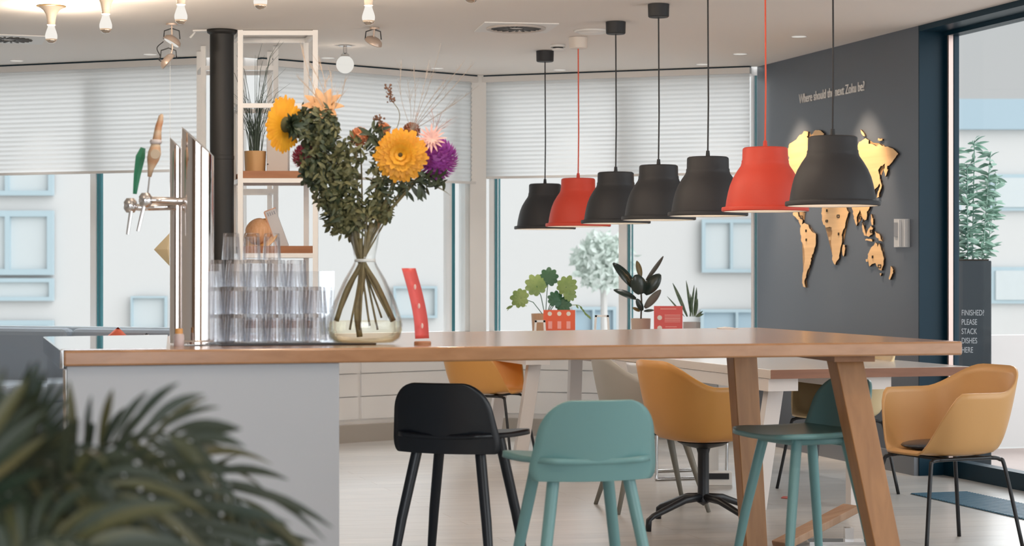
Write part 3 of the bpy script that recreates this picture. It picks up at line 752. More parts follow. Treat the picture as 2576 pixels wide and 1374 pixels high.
bl_ = ['left end one of the lit mirror-crown bulbs on the ceiling', 'lit mirror-crown bulb second from the left on the ceiling', 'lit mirror-crown bulb above the double spotlight',
       'lit bulb cut by the top frame edge above the shelf', 'lit mirror-crown bulb directly above the single spotlight', 'lit bulb at the top frame edge left of the square vent']
for l_, (px, py) in zip(bl_, ((129, 92), (266, 66), (455, 43), (655, 4), (927, 45), (1185, -12))): bulb(l_, px, py)
for x, y in ((-1.6, 8.6), (0.4, 8.4), (-0.6, 6.6), (1.4, 6.2), (-1.9, 5.0), (0.5, 4.4)):
    light('POINT', 'bulb_or_fill_light', (x, y, H-0.3), 17.0, warm, shadow_soft_size=0.0)  # unseen lamps without fittings, added above the frame to warm the ceiling
gb = thing('globe_lamp', 'round white glowing globe lamp hanging under the ceiling by the shelf', 'lamp', (P(868, 115, 13.05).x, 13.05, H))
MB().lathe([(0, 0), (0.045, -0.001), (0.045, -0.006), (0.014, -0.01), (0.014, -0.05), (0.028, -0.06), (0.03, -0.075), (0, -0.076)], 24).build('fitting', chrome, gb, smooth=True, auto=40)
MB().ball((0, 0, -0.128), 0.060, 24).build('globe', mat_lit('globe_lit', (1, 0.97, 0.90), 0.8, 0.2), gb, smooth=True)
light('POINT', 'globe_light', (gb.location.x, 13.05, H-0.128), 2.0, warm, shadow_soft_size=0.0)
# spotlights
spm = mat('spot_nickel', (0.58, 0.46, 0.38), 0.35, 0.5)
def spothead(o, c, aim, lit=False):
    M_ = Vector(aim).to_track_quat('-Z', 'Y').to_matrix()
    MB().lathe([(0, 0.035), (0.03, 0.035), (0.052, 0.02), (0.058, 0.0), (0.055, -0.004), (0.0, -0.003)], 28, c, M_).build('lamp_head', spm, o, smooth=True, auto=40)
    MB().lathe([(0, -0.006), (0.049, -0.006), (0.049, -0.003), (0, -0.003)], 28, c, M_).build('lens', mat_lit('lens_lit', (1, 0.97, .9), 0.75) if lit else mat('lens_dull', (.45, .4, .36), .3), o)
    c = Vector(c)
    MB().tube([c+Vector((-0.05, 0, 0.02)), c+Vector((-0.045, 0, 0.07)), c+Vector((0.0, 0, 0.085)), c+Vector((0.045, 0, 0.07)), c+Vector((0.05, 0, 0.02))], 0.004, 6).build('yoke', black, o)
sd = thing('double_spotlight', 'double adjustable spotlight under the ceiling left of the black pipe', 'spotlight', (P(432, 60, 11.9).x, 11.9, H))
MB().lathe([(0, 0), (0.035, -0.001), (0.035, -0.012), (0, -0.013)], 20).tube([(0, 0, -0.01), (0.004, 0, -0.16), (-0.015, 0, -0.23)], 0.005, 8).build('stem', spm, sd)
spothead(sd, (0.0, 0, -0.115), (-0.55, -0.15, -1), True); spothead(sd, (-0.02, 0, -0.235), (0.75, 0.2, -0.65))
MB().tube(catmull([(-0.05, 0, -0.11), (-0.09, 0, -0.15), (-0.07, 0, -0.20), (-0.08, 0, -0.22), (-0.05, 0, -0.24)], 5), 0.003, 6).build('cable', cblack, sd)
ss = thing('single_spotlight', 'single adjustable spotlight under the ceiling above the bouquet', 'spotlight', (P(942, 70, 12.1).x, 12.1, H))
MB().lathe([(0, 0), (0.03, -0.001), (0.03, -0.012), (0, -0.013)], 20).tube([(0, 0, -0.01), (-0.005, 0, -0.06)], 0.006, 8).build('stem', spm, ss)
spothead(ss, (-0.008, 0, -0.095), (-0.5, 0.35, -1))
# pipe
pp = thing('stove_pipe', 'black round pipe running from floor to ceiling left of the white shelf', 'pipe', (P(558, 75, 12.22).x, 12.22, 0))
MB().lathe([(0.0, 0.0), (0.075, 0.0), (0.075, 1.96), (0.077, 1.962), (0.077, 1.985), (0.0745, 1.987), (0.0745, H-0.03)], 40).build('pipe', mat('pipe_black', (0.011, 0.0105, 0.010), 0.55), pp, smooth=True, auto=40)
MB().lathe([(0.074, H-0.03), (0.09, H-0.02), (0.095, H-0.001), (0.0, H-0.001)], 40).build('collar', mat('pipe_black'), pp, smooth=True)
MB().bar((-0.08, 0, H-0.006), (-0.17, 0.02, H-0.006), 0.08, 0.01).bar((-0.17, 0.02, H-0.006), (-0.20, 0.0, H-0.05), 0.012, 0.01).build('bracket', white, pp)
# vents, downlights, detector
ve = thing('ceiling_diffuser', 'square white swirl air diffuser in the ceiling left of the pendants', 'vent', (P(1298, 69, 12.08).x, 12.08, H), R(9))
MB().box((0, 0, -0.003), (0.46, 0.46, 0.006)).build('plate', white, ve)
m = MB(); m.lathe([(0.185, -0.0065), (0.185, -0.014), (0.17, -0.018), (0.16, -0.0065)], 40); m.build('ring', mat('diff_grey', (.55, .5, .46), .5), ve, smooth=True)
m = MB()
for k in range(22):
    a = 2*PI*k/22; m.bar((math.cos(a)*0.05, math.sin(a)*0.05, -0.009), (math.cos(a+.25)*0.155, math.sin(a+.25)*0.155, -0.009), 0.014, 0.005)
m.build('swirl_blades', mat('blade_dark', (0.06, 0.055, 0.05), 0.6), ve)
ve2 = thing('ceiling_diffuser', 'square white air diffuser at the left frame edge of the ceiling', 'vent', (P(20, 97, 12.67).x, 12.67, H), R(17))
MB().box((0, 0, -0.003), (0.46, 0.46, 0.006)).build('plate', white, ve2)
m = MB()
for k in range(22):
    a = 2*PI*k/22; m.bar((math.cos(a)*0.05, math.sin(a)*0.05, -0.009), (math.cos(a+.25)*0.155, math.sin(a+.25)*0.155, -0.009), 0.014, 0.005)
m.build('swirl_blades', mat('blade_dark'), ve2)
ve3 = thing('round_ceiling_vent', 'round white air valve in the ceiling between two pendant canopies', 'vent', (P(1488, 77, 12.25).x, 12.25, H))
MB().lathe([(0, -0.02), (0.08, -0.018), (0.085, -0.008), (0.1, -0.012), (0.115, -0.001), (0, -0.001)], 36).build('valve', white, ve3, smooth=True)
sdx = thing('smoke_detector', 'small white smoke detector on the ceiling behind the first canopy', 'detector', (P(1404, 110, 13.0).x, 13.0, H))
MB().lathe([(0, -0.001), (0.05, -0.001), (0.05, -0.018)], 24).build('base', white, sdx, smooth=True)
MB().lathe([(0.035, -0.018), (0.035, -0.028)], 24).build('gap_ring', black, sdx)
MB().lathe([(0.042, -0.028), (0.04, -0.038), (0, -0.042)], 24).build('cap', white, sdx, smooth=True)
dls = [(42, 152, 'downlight near the left edge above the wide blind', 0), (378, 136, 'downlight behind the double spotlight', 0), (825, 145, 'downlight beside the glowing globe lamp', 0), (1100, 171, 'downlight above the corner end of the middle blind', 0),
       (1408, 175, 'downlight right of the farthest pendant cord', 0), (1768, 161, 'downlight above the right blind, left of a cord', 0), (1862, 135, 'downlight close to the far end of the dark wall', 1), (2010, 91, 'downlight nearest to the dark map wall', 1)]
for px, py, l_, on in dls:
    d = (H-CH)*F/(687-py); x = (px-1288)/F*d
    o = thing('recessed_downlight', 'round recessed '+l_, 'lamp', (x, d, H))
    MB().lathe([(0.049, -0.001), (0.054, -0.003), (0.049, -0.005)], 28).build('trim_ring', white, o)
    MB().lathe([(0, -0.003), (0.049, -0.003)], 28).build('diffuser', mat_lit('downlight_lit', (1, 0.95, 0.88), 0.72), o, fix=False)
    light('SPOT', 'downlight_glow', (x, d, H-0.02), 34, (1.0, 0.95, 0.90), aim=(0, -0.12, -1), spot_size=R(80), spot_blend=1.0, shadow_soft_size=0.04)
    if on:
        tgt = Vector((x, d, H-1.0))-nrm*0.44
        light('SPOT', 'downlight_beam', (x, d, H-0.03), 115, (1.0, 0.72, 0.48), aim=tgt-Vector((x, d, H)), spot_size=R(50), spot_blend=0.7, shadow_soft_size=0.03)

# ------------------------------------------------------------------ white shelving units
def shelf(label, NL, wdt, dep, planks, frames, group=None):
    o = thing('shelving_unit', label, 'shelf', NL)
    t = 0.032; vd = Vector((-0.24, 0.97, 0)).normalized(); ud = Vector((1, 0.0, 0))
    cs = [Vector(), ud*wdt, ud*wdt+vd*dep, vd*dep]
    for c in cs: MB().box(c+Vector((t/2, t/2, (H-0.002)/2)), (t, t, H-0.002)).build('upright', white_metal, o)
    for z in frames:
        m = MB()
        for a, b in ((0, 1), (1, 2), (2, 3), (3, 0)):
            m.bar(cs[a]+Vector((t/2, t/2, z)), cs[b]+Vector((t/2, t/2, z)), 0.026, 0.028)
        m.build('rail_ring', white_metal, o)
    for z in planks:
        q = [cs[0]+Vector((t, 0.004, 0)), cs[1]+Vector((0, 0.004, 0)), cs[2]+Vector((0, t-.004, 0)), cs[3]+Vector((t, t-.004, 0))]
        MB().prism([(p.x, p.y) for p in q], z-0.045, z).build('plank', mat('plank_brown', (0.30, 0.115, 0.045), 0.45, var=(0.38, 0.16, 0.07), scale=(3, 30, 30)), o)
    return o
NL = Vector((-1.718, 12.2, 0))
shelf('white open steel shelving unit with brown planks behind the bouquet', NL, 0.47, 0.42, (1.89, 1.42, 0.95, 0.48), (H-0.02, 2.30, 1.83, 1.36, 0.89, 0.42))
shelf('farther white steel shelving unit partly hidden behind the black pipe', Vector((-2.085, 13.05, 0)), 0.485, 0.34, (), (H-0.15, 1.80, 1.33, 0.42))
# things on the shelf
gp_ = thing('grass_plant', 'wiry grass plant in an ochre pot on the shelf plank', 'plant', (P(638, 430, 12.4).x+0.01, 12.40, 1.89))
MB().lathe([(0, 0), (0.064, 0.0), (0.070, 0.135), (0.066, 0.135), (0.062, 0.12), (0, 0.12)], 32).build('pot', mat('pot_ochre', (0.62, 0.36, 0.15), 0.5), gp_, smooth=True, auto=40)
m = MB(); rnd = random.Random(21)
for i in range(75):
    a = rnd.random()*2*PI; L_ = rnd.uniform(0.16, 0.42) if i > 14 else rnd.uniform(0.42, 0.75); s_ = rnd.uniform(0.05, 0.24)
    r0 = rnd.random()*0.04; p0 = Vector((math.cos(a)*r0, math.sin(a)*r0, 0.12))
    d_ = Vector((math.cos(a)*s_, math.sin(a)*s_*0.6, 0))
    m.tube([p0, p0+d_*0.3*L_+Vector((0, 0, L_*0.45)), p0+d_*1.1*L_+Vector((rnd.uniform(-.02, .02), 0, L_*0.85)), p0+d_*2.2*L_+Vector((0, 0, L_))], [0.0024, 0.0024, 0.0018, 0.0006], 4)
m.build('foliage', mat('grass_green', (0.045, 0.075, 0.05), 0.5), gp_)
bx = thing('card_box', 'plain pale cardboard box beside the ochre pot on the shelf', 'box', (P(698, 430, 12.36).x, 12.4, 1.89))
MB().prism([(-0.068, -0.05), (0.068, -0.05), (0.068, 0.05), (-0.068, 0.05)], 0, 0.235).build('carton', mat('card_pale', (0.60, 0.54, 0.50), 0.6), bx, bevel=0.006)
MB().box((-0.06, -0.052, 0.05), (0.008, 0.004, 0.008)).build('button', black, bx)
bs = thing('straw_hat', 'round straw hat leaning on the middle shelf plank', 'hat', (P(655, 600, 12.4).x, 12.42, 1.50))
M_ = Vector((-0.35, -0.75, 0.55)).to_track_quat('Z', 'Y').to_matrix()
MB().lathe([(0.085, 0), (0.084, 0.03), (0.072, 0.07), (0.045, 0.09), (0, 0.098)], 32, (0.0, 0, 0.0), M_).build('crown', mat('straw_orange', (0.66, 0.34, 0.16), 0.7, var=(0.76, 0.46, 0.27), scale=(60, 60, 6)), bs, smooth=True, solid=0.004)
MB().lathe([(0.082, 0.0), (0.11, -0.008), (0.125, -0.006)], 36, (0.0, 0, 0.0), M_).build('brim', mat('straw_yellow', (0.78, 0.42, 0.12), 0.7, var=(0.85, 0.52, 0.22), scale=(60, 60, 6)), bs, smooth=True, solid=0.005)
bk = thing('standing_book', 'slim booklet with orange spine leaning on the middle shelf plank', 'book', (P(732, 617, 12.4).x-0.01, 12.38, 1.421), rot=(0, R(-20), 0))
MB().box((-0.035, 0, 0.13), (0.07, 0.022, 0.25)).build('pages', mat('book_pale', (0.58, 0.58, 0.60), 0.6), bk)
MB().box((-0.074, 0, 0.13), (0.008, 0.026, 0.252)).box((-0.035, 0, 0.258), (0.075, 0.026, 0.006)).build('spine', mat('book_orange', (0.62, 0.34, 0.22), 0.6), bk)
m = MB()
for k in range(4): m.box((-0.055+k*0.014, -0.0125, 0.232), (0.005, 0.002, 0.022))
m.build('title_marks', mat('title_grey', (0.25, 0.27, 0.33), 0.6), bk)

# hanging pale yellow ornament
orn = thing('paper_lantern', 'pale yellow diamond lantern hanging before the left window behind the taps', 'lantern', P(428, 628, 12.0))
MB().lathe([(0, -0.105), (0.10, 0.0), (0, 0.105)], 4).build('body', mat_translucent('lantern_paper', (0.92, 0.82, 0.62), 0.6), orn)
MB().tube([(0, 0, 0.1), (0, 0, H-orn.location.z)], 0.0012, 5).build('thread', white, orn)

# ------------------------------------------------------------------ sofa and cushions at the left window
so = thing('sofa', 'blue grey upholstered sofa under the left windows', 'sofa', (-3.5, 13.37, 0), math.atan2((B-A).y, (B-A).x))
sm_ = mat('sofa_fabric', (0.30, 0.36, 0.43), 0.8, bump=0.1, bscale=120)
MB().box((0, -0.18, 0.27), (2.6, 0.78, 0.24)).build('base', sm_, so, bevel=0.03)
for k in range(3):
    MB().box((-0.87+k*0.87, -0.22, 0.45), (0.85, 0.66, 0.13)).build('seat_cushion', sm_, so, bevel=0.04)
    m = MB(); m.box((-0.87+k*0.87, 0.20, 0.64), (0.85, 0.14, 0.46)); m.build('back_cushion', sm_, so, bevel=0.05)
MB().box((0, 0.31, 0.53), (2.62, 0.07, 0.70)).build('back_frame', mat('sofa_piping', (0.42, 0.50, 0.57), 0.7), so, bevel=0.02)
for sx_ in (-1.2, 1.2):
    for sy_ in (-0.5, 0.2): MB().tube([(sx_, sy_, 0.16), (sx_, sy_, 0)], [0.02, 0.014], 10).build('leg', black, so)
def cushion(label, loc, rz, m, s=0.36):
    o = thing('scatter_cushion', label, 'cushion', loc, rz, rot=(R(78), R(45), rz))
    def f(u, v, sg):
        x, y = u*2-1, v*2-1
        return Vector((x*s/2*(1-.06*y*y), y*s/2*(1-.06*x*x), sg*0.06*(1-x**4)*(1-y**4)))
    mb = MB(); mb.grid(lambda u, v: f(u, v, 1), 12, 12); mb.grid(lambda u, v: f(u, v, -1), 12, 12)
    bmesh.ops.remove_doubles(mb.b, verts=mb.b.verts, dist=0.0005)
    mb.build('cover', m, o, smooth=True)
cushion('orange cushion standing on its corner against the sofa back', (P(288, 880, 12.9).x, 12.96, 0.725), R(-20), mat('cushion_orange', (0.65, 0.12, 0.06), 0.8), 0.25)
cushion('white patterned cushion standing on its corner at the right end of the sofa', (P(362, 890, 12.9).x, 12.94, 0.70), R(-20), mat('cushion_white', (0.65, 0.65, 0.66), 0.8, var=(0.1, 0.1, 0.12), scale=(14, 14, 14)), 0.23)

# ------------------------------------------------------------------ beer tap
tw = thing('beer_tower', 'polished metal beer tap tower with two slanted tubes on the bar', 'beer tap', (P(497, 870, 7.02).x, 7.02, TH+0.005))
def slant(mb, c, r, h0, h1, seg=40):   # tube cut obliquely: h1 at left, h0 at right
    a = [mb.b.verts.new(Vector(c)+Vector((r*math.cos(2*PI*k/seg), r*math.sin(2*PI*k/seg), 0))) for k in range(seg)]
    b = [mb.b.verts.new(Vector(c)+Vector((r*math.cos(2*PI*k/seg), r*math.sin(2*PI*k/seg), h1+(h0-h1)*(0.5+0.5*math.cos(2*PI*k/seg))))) for k in range(seg)]
    mb.b.faces.new(a[::-1]); mb.b.faces.new(b)
    for k in range(seg): mb.b.faces.new((a[k], a[(k+1) % seg], b[(k+1) % seg], b[k]))
    return mb
slant(MB(), (0, 0, 0), 0.058, 0.675, 0.783).build('main_tube', copper, tw, smooth=True, auto=40)
slant(MB(), (-0.082, 0.05, 0), 0.027, 0.69, 0.748).build('side_tube', copper, tw, smooth=True, auto=40)
MB().lathe([(0, 0), (0.066, 0), (0.066, 0.008), (0.059, 0.014)], 40).build('base_flange', copper, tw, smooth=True, auto=40)
def TWp(px, py, dy=0): return P(px, py, 7.02+dy)-tw.location
MB().tube([TWp(462, 506, -.03), TWp(372, 503, -.06), TWp(352, 508, -.06)], 0.0125, 14).build('tap_arm', steel, tw, smooth=True)
MB().tube([TWp(440, 520, 0.0), TWp(350, 522, -.02), TWp(322, 517, -.02)], 0.0125, 14).build('tap_arm', steel, tw, smooth=True)
for (a, b, dy) in (((366, 488), (366, 520), -.07), ((328, 502), (328, 532), -.03)):
    m = MB(); m.lathe([(0, 0.026), (0.014, 0.026), (0.024, 0.012), (0.024, -0.012), (0.014, -0.026), (0, -0.026)], 20, TWp((a[0]+b[0])/2, (a[1]+b[1])/2, dy)); m.build('tap_body', steel, tw, smooth=True, auto=40)
MB().tube([TWp(362, 518, -.08), TWp(347, 582, -.09)], [0.007, 0.006], 10).build('spout', steel, tw)
MB().tube([TWp(330, 528, -.04), TWp(321, 590, -.05)], [0.007, 0.006], 10).build('spout', steel, tw)
MB().tube([TWp(371, 492, -.07), TWp(376, 445, -.075)], 0.003, 8).build('lever_rod', steel, tw)
g_ = MB(); g_.tube([TWp(339, 488, -.03), TWp(345, 440, -.035), TWp(353, 395, -.04), TWp(360, 372, -.04)], [0.008, 0.014, 0.019, 0.010], 6)
g_.build('tap_handle', mat('handle_green', (0.05, 0.27, 0.15), 0.25), tw)['label'] = 'green glass tap handle'
h_ = MB(); ax = [TWp(376, 445, -.075), TWp(379, 425, -.075), TWp(385, 400, -.075), TWp(389, 385, -.075), TWp(392, 365, -.075), TWp(394, 358, -.075), TWp(395, 350, -.075), TWp(397, 330, -.075), TWp(399, 318, -.075), TWp(403, 305, -.075), TWp(405, 293, -.075), TWp(408, 287, -.075)]
h_.tube(ax, [0.007, 0.011, 0.022, 0.024, 0.017, 0.011, 0.016, 0.013, 0.012, 0.011, 0.009, 0.004], 16)
h_.build('tap_handle', mat('handle_amber', (0.50, 0.20, 0.07), 0.3, var=(0.62, 0.50, 0.36), scale=(1, 1, 22)), tw, smooth=True)['label'] = 'amber and cream carved tap handle'
MB().lathe([(0.0, -0.008), (0.019, -0.008), (0.022, 0), (0.019, 0.008), (0, 0.008)], 20, TWp(392, 357, -.075)).build('handle_ring', mat('handle_cream', (0.6, 0.55, 0.55), 0.3), tw, smooth=True)
MB().lathe([(0, -0.004), (0.017, -0.004), (0.017, 0.004), (0, 0.004)], 20, TWp(391, 388, -.10), Matrix.Rotation(PI/2, 3, 'X')).build('handle_badge', mat('badge_beige', (0.55, 0.45, 0.33), 0.4), tw)
# small bottle
sb = thing('spice_jar', 'small pale jar with an orange lid beside the beer tower', 'jar', (P(476, 870, 7.12).x-0.0, 6.90, TH))
MB().lathe([(0, 0), (0.017, 0), (0.018, 0.005), (0.018, 0.04), (0.014, 0.045), (0, 0.045)], 20).build('body', mat('jar_pale', (0.6, 0.5, 0.5), 0.3), sb, smooth=True, auto=40)
MB().lathe([(0, 0.045), (0.014, 0.045), (0.014, 0.063), (0, 0.064)], 20).build('lid', mat('lid_orange', (0.75, 0.38, 0.12), 0.4), sb, smooth=True, auto=40)

# ------------------------------------------------------------------ glasses, rack, tray
ty = 7.14
tr_ = thing('drip_mat', 'thin black bar mat under the glass rack', 'mat', (P(720, 869, ty).x, ty+0.02, TH), ang)
MB().box((0.02, 0, 0.003), (0.56, 0.34, 0.006)).build('mat', black, tr_, bevel=0.001)
rk = thing('glass_rack', 'clear acrylic rack filled with tumblers on the bar', 'rack', (P(662, 868, ty).x, ty+0.02, TH+0.0065), ang)
for x_ in (-0.235, 0.235): MB().box((x_, 0, 0.13), (0.006, 0.27, 0.26)).build('side_wall', acryl, rk)
for y_ in (-0.132, 0.132): MB().box((0, y_, 0.13), (0.462, 0.005, 0.26)).build('long_wall', acryl, rk)
MB().box((0, 0, 0.003), (0.462, 0.258, 0.005)).build('floor_plate', acryl, rk)
tum = None
def tumbler(x, y, z, label, grp):
    global tum
    R_ = Matrix.Rotation(ang, 3, 'Z'); p = rk.location+R_ @ Vector((x, y, 0)); p.z = z
    if tum is None:
        tum = thing('tumbler', label, 'glass', p, 0, grp)
        # upside-down: open end down; thick base up
        m = MB(); m.lathe([(0.0, 0.098), (0.026, 0.098), (0.0285, 0.095), (0.0345, 0.0), (0.0325, 0.0), (0.0270, 0.084), (0.0, 0.084)], 26); m.build('glass_wall', tumbler_g, tum, smooth=True, auto=40)
        return
    dup(tum, p, None, label, grp)
z0 = TH+0.0125
for ti, (nx, ny, xs) in enumerate(((6, 3, 0.0), (6, 3, 0.0), (5, 2, -0.03), (3, 1, -0.045))):
    for i in range(nx):
        for j in range(ny):
            row = {3: ('front', 'middle', 'rear'), 2: ('front', 'rear'), 1: ('only',)}[ny][j]
            lab = 'clear upside-down tumbler, %s from left in the %s row of the %s' % (('first', 'second', 'third', 'fourth', 'fifth', 'sixth')[i], row, ('bottom layer', 'second layer', 'third layer', 'topmost layer')[ti])
            tumbler(xs+(i-(nx-1)/2)*0.0745, (j-(ny-1)/2)*0.078, z0+ti*0.0985, lab, ['tumblers in the bottom layer', 'tumblers in the second layer', 'tumblers in the third layer', 'tumblers on top of the stack'][ti])

# ------------------------------------------------------------------ vase and bouquet
vx, vy = P(918, 858, 7.10).x, 7.10
vs = thing('glass_vase', 'clear hourglass vase with wide base and a little yellowish water', 'vase', (vx, vy, TH))
pr = [(0.0, 0.004), (0.06, 0.003), (0.105, 0.006), (0.128, 0.022), (0.138, 0.05), (0.134, 0.09), (0.112, 0.155), (0.075, 0.235), (0.045, 0.285), (0.036, 0.305), (0.040, 0.33), (0.052, 0.40), (0.064, 0.465)]
MB().lathe(pr, 48).build('glass_body', vase_g, vs, smooth=True, solid=0.003)
MB().lathe([(0.0, 0.008), (0.100, 0.010), (0.124, 0.025), (0.134, 0.05), (0.1315, 0.085), (0.0, 0.085)], 48).build('water', water_m, vs, smooth=True, auto=50)
MB().lathe([(0.0375, 0.300), (0.0395, 0.305), (0.0375, 0.311)], 32).build('neck_ring', mat('neck_ring', (0.7, 0.75, 0.75), 0.2), vs, smooth=True)
def VP(px, py, dd=0): return P(px, py, 7.10+dd)
stem_m = mat('stem_green', (0.155, 0.125, 0.055), 0.5, var=(0.23, 0.19, 0.08), scale=(10, 10, 30))
leaf_m = mat('leaf_green', (0.035, 0.055, 0.02), 0.55, var=(0.21, 0.20, 0.09), scale=(26, 26, 26))
leaf_d = mat('leaf_dark', (0.035, 0.055, 0.03), 0.5, var=(0.07, 0.09, 0.045), scale=(14, 14, 14))
yel = mat('petal_yellow', (0.80, 0.33, 0.012), 0.5, var=(0.88, 0.42, 0.02), scale=(30, 30, 30))
def stem(o, pts, r=0.006):
    q = catmull(pts, 6); q = [p-o.location for p in q]
    MB().tube(q, [r]*len(q), 8).build('stem', stem_m, o, smooth=True)
def bloom(name, label, c, nrmv, rad, m, layers, pw, stem_pts, core=None, core_r=0.012, cup=0.2, pl=1.0, sr=0.005, cnt0=34, ex=0.45, sepals=0):
    o = thing(name, label, 'flower', c)
    n = Vector(nrmv).normalized(); x = n.orthogonal().normalized(); y = n.cross(x); mb = MB(); rnd = random.Random(int(rad*9999)+layers)
    for L in range(layers):
        cnt = int(cnt0-L*3); k = 1-L/(layers+0.3)
        for i in range(cnt):
            a = 2*PI*(i+0.5*(L % 2))/cnt+rnd.uniform(-.06, .06)
            d = (x*math.cos(a)+y*math.sin(a))+n*(cup+L*0.22)
            mb.leaf(n*(0.004*L), d, n, rad*k*rnd.uniform(.92, 1.05), pw*(0.7+0.3*k), bend=0.12, seg=6, fold=0.1, ex=ex)
    mb.build('petals', m, o, smooth=True, fix=False)
    if sepals:
        mb = MB()
        for i in range(sepals):
            a = rnd.random()*2*PI; d = (x*math.cos(a)+y*math.sin(a))*rnd.uniform(.3, 1)-n*rnd.uniform(.1, .8)
            mb.leaf(-n*0.015+d*0.006, d, -n, rnd.uniform(.03, .055), 0.017, bend=0.1, seg=4)
        mb.build('sepals', leaf_d, o, smooth=True, fix=False)
    if core:
        MB().ball(n*0.012, core_r, 14, (1, 1, 1)).build('flower_centre', core, o, smooth=True)
    if stem_pts: stem(o, [Vector(c)]+[VP(*p) for p in stem_pts], sr)
    return o
def pom(name, label, c, rad, m, n=150, stem_pts=None, pw=0.018, sr=0.004, pl=0.35):
    o = thing(name, label, 'flower', c); mb = MB(); rnd = random.Random(int(rad*7777)+n)
    for i in range(n):
        z = 1-2*(i+.5)/n; a = i*2.39996; r_ = math.sqrt(1-z*z); d = Vector((r_*math.cos(a), r_*math.sin(a), z))
        t = d.cross(Vector((0, 0, 1))); t = t.normalized() if t.length > .01 else Vector((1, 0, 0))
        mb.leaf(d*rad*(1-pl), d+t*rnd.uniform(-.4, .4), d.cross(t), rad*pl*1.1, pw, bend=0.3, seg=3, fold=0.25)
    mb.ball((0, 0, 0), rad*(1-pl)*1.02, 14)
    mb.build('petals', m, o, smooth=False, fix=False)
    if stem_pts: stem(o, [Vector(c)]+[VP(*p) for p in stem_pts], sr)
    return o
bloom('yellow_gerbera', 'big yellow flower facing the viewer, right of the bouquet centre', VP(1008, 390, -0.10), (0.0, -1, -0.05), 0.098, yel, 5, 0.030, [(985, 470, -.04), (940, 570, 0), (908, 655, 0), (850, 790, 0.02)], mat('core_dark', (0.10, 0.06, 0.015), 0.8), 0.014, 0.02)
bloom('yellow_sunflower', 'big yellow flower turned to the left at the left edge of the bouquet', VP(722, 314, -0.09), (-0.80, 0.50, 0.10), 0.104, yel, 4, 0.034, [(770, 340, 0), (840, 480, 0), (906, 655, 0.01), (985, 800, 0.04)], mat('core_green', (0.08, 0.08, 0.03), 0.8), 0.03, 0.25, sepals=60)
purple = mat('petal_purple', (0.36, 0.055, 0.36), 0.5, var=(0.50, 0.12, 0.48), scale=(40, 40, 40))
pom('purple_dahlia', 'round purple bloom at the right edge of the bouquet', VP(1098, 400, 0.02), 0.080, purple, 190, [(1030, 470, 0), (950, 570, 0), (914, 650, .02), (960, 800, .03)], 0.022)
pom('crimson_dahlia', 'crimson bloom low at the left side of the bouquet', VP(768, 395, 0.04), 0.050, mat('petal_crimson', (0.42, 0.05, 0.09), 0.5, var=(0.55, 0.1, 0.14), scale=(40, 40, 40)), 120, [(820, 470, 0.02), (900, 650, .01), (930, 820, 0)], 0.018)
bloom('pink_lily', 'pale pink spidery flower above the purple bloom', VP(1085, 350, -0.07), (0.1, -1, 0.3), 0.055, mat('petal_pink', (0.78, 0.42, 0.38), 0.5, var=(0.85, 0.55, 0.48), scale=(30, 30, 30)), 2, 0.009, [(1030, 450, 0), (916, 650, .0)], None, cup=0.3, sr=0.003, cnt0=16, ex=0.8)
orange = mat('petal_orange', (0.72, 0.30, 0.16), 0.5, var=(0.80, 0.42, 0.2), scale=(40, 40, 40))
pom('orange_rose', 'small orange bloom behind the bouquet centre, left of the dried seed heads', VP(905, 345, 0.05), 0.038, orange, 70, [(910, 450, .04), (912, 650, .0)], 0.022, 0.003)
pom('orange_rose', 'small orange bloom left of the big front yellow flower, half behind leaves', VP(965, 325, 0.04), 0.026, orange, 50, [(950, 450, .03), (914, 650, .0)], 0.018, 0.003)
pom('bronze_rose', 'bronze red bloom peeking above the big front yellow flower', VP(1035, 330, 0.06), 0.034, mat('petal_bronze', (0.38, 0.16, 0.09), 0.5), 60, [(1000, 430, .04), (916, 650, .0)], 0.02, 0.003)
bloom('peach_lily', 'peach coloured open flower at the top left of the bouquet', VP(812, 270, 0.02), (0.1, -0.8, 0.6), 0.082, mat('petal_peach', (0.58, 0.31, 0.14), 0.5, var=(0.66, 0.41, 0.21), scale=(20, 20, 20)), 2, 0.034, [(830, 340, 0.02), (880, 520, 0), (907, 650, 0)], None, cup=0.45, sr=0.004, cnt0=9, ex=0.9)
# leafy branches
def foliage(label, clusters, m, stems, seed, n=260, ls=(0.018, 0.038), lw=(0.008, 0.018), nm='leafy_branch'):
    c0 = VP(*clusters[0][:2]); o = thing(nm, label, 'foliage', c0); rnd = random.Random(seed); mb = MB()
    for (px, py, rx, ry, cnt) in clusters:
        for i in range(int(cnt*n/260)):
            a = rnd.random()*2*PI; r_ = rnd.random()**0.5
            c = VP(px+math.cos(a)*rx*r_, py+math.sin(a)*ry*r_, rnd.uniform(-.06, .06))-c0
            d = Vector((rnd.uniform(-1, 1), rnd.uniform(-1, 1), rnd.uniform(-1, 1)))
            mb.leaf(c, d, (rnd.uniform(-.6, .6), -1, rnd.uniform(-.6, .6)), rnd.uniform(*ls), rnd.uniform(*lw), bend=0.3, seg=4, fold=0.15)
    mb.build('leaves', m, o, smooth=True, fix=False)
    for s in stems: stem(o, [VP(*p) for p in s], 0.004)
    return o
foliage('dense green leafy branch at the left of the bouquet below the peach flower', [(805, 325, 42, 50, 220), (812, 400, 56, 60, 260), (838, 475, 52, 60, 250), (865, 540, 42, 40, 150)], leaf_m, [[(790, 290, 0), (850, 480, 0), (904, 655, 0), (880, 830, .0)], [(770, 330, .02), (860, 500, .01), (910, 650, .02), (950, 830, 0)]], 31, 330)
foliage('dark green leaves behind the left yellow flower', [(764, 314, 26, 42, 150), (790, 430, 34, 38, 150), (822, 330, 26, 60, 120)], leaf_d, [[(750, 320, 0.02), (840, 480, 0.02), (908, 652, .0)]], 32, 300)
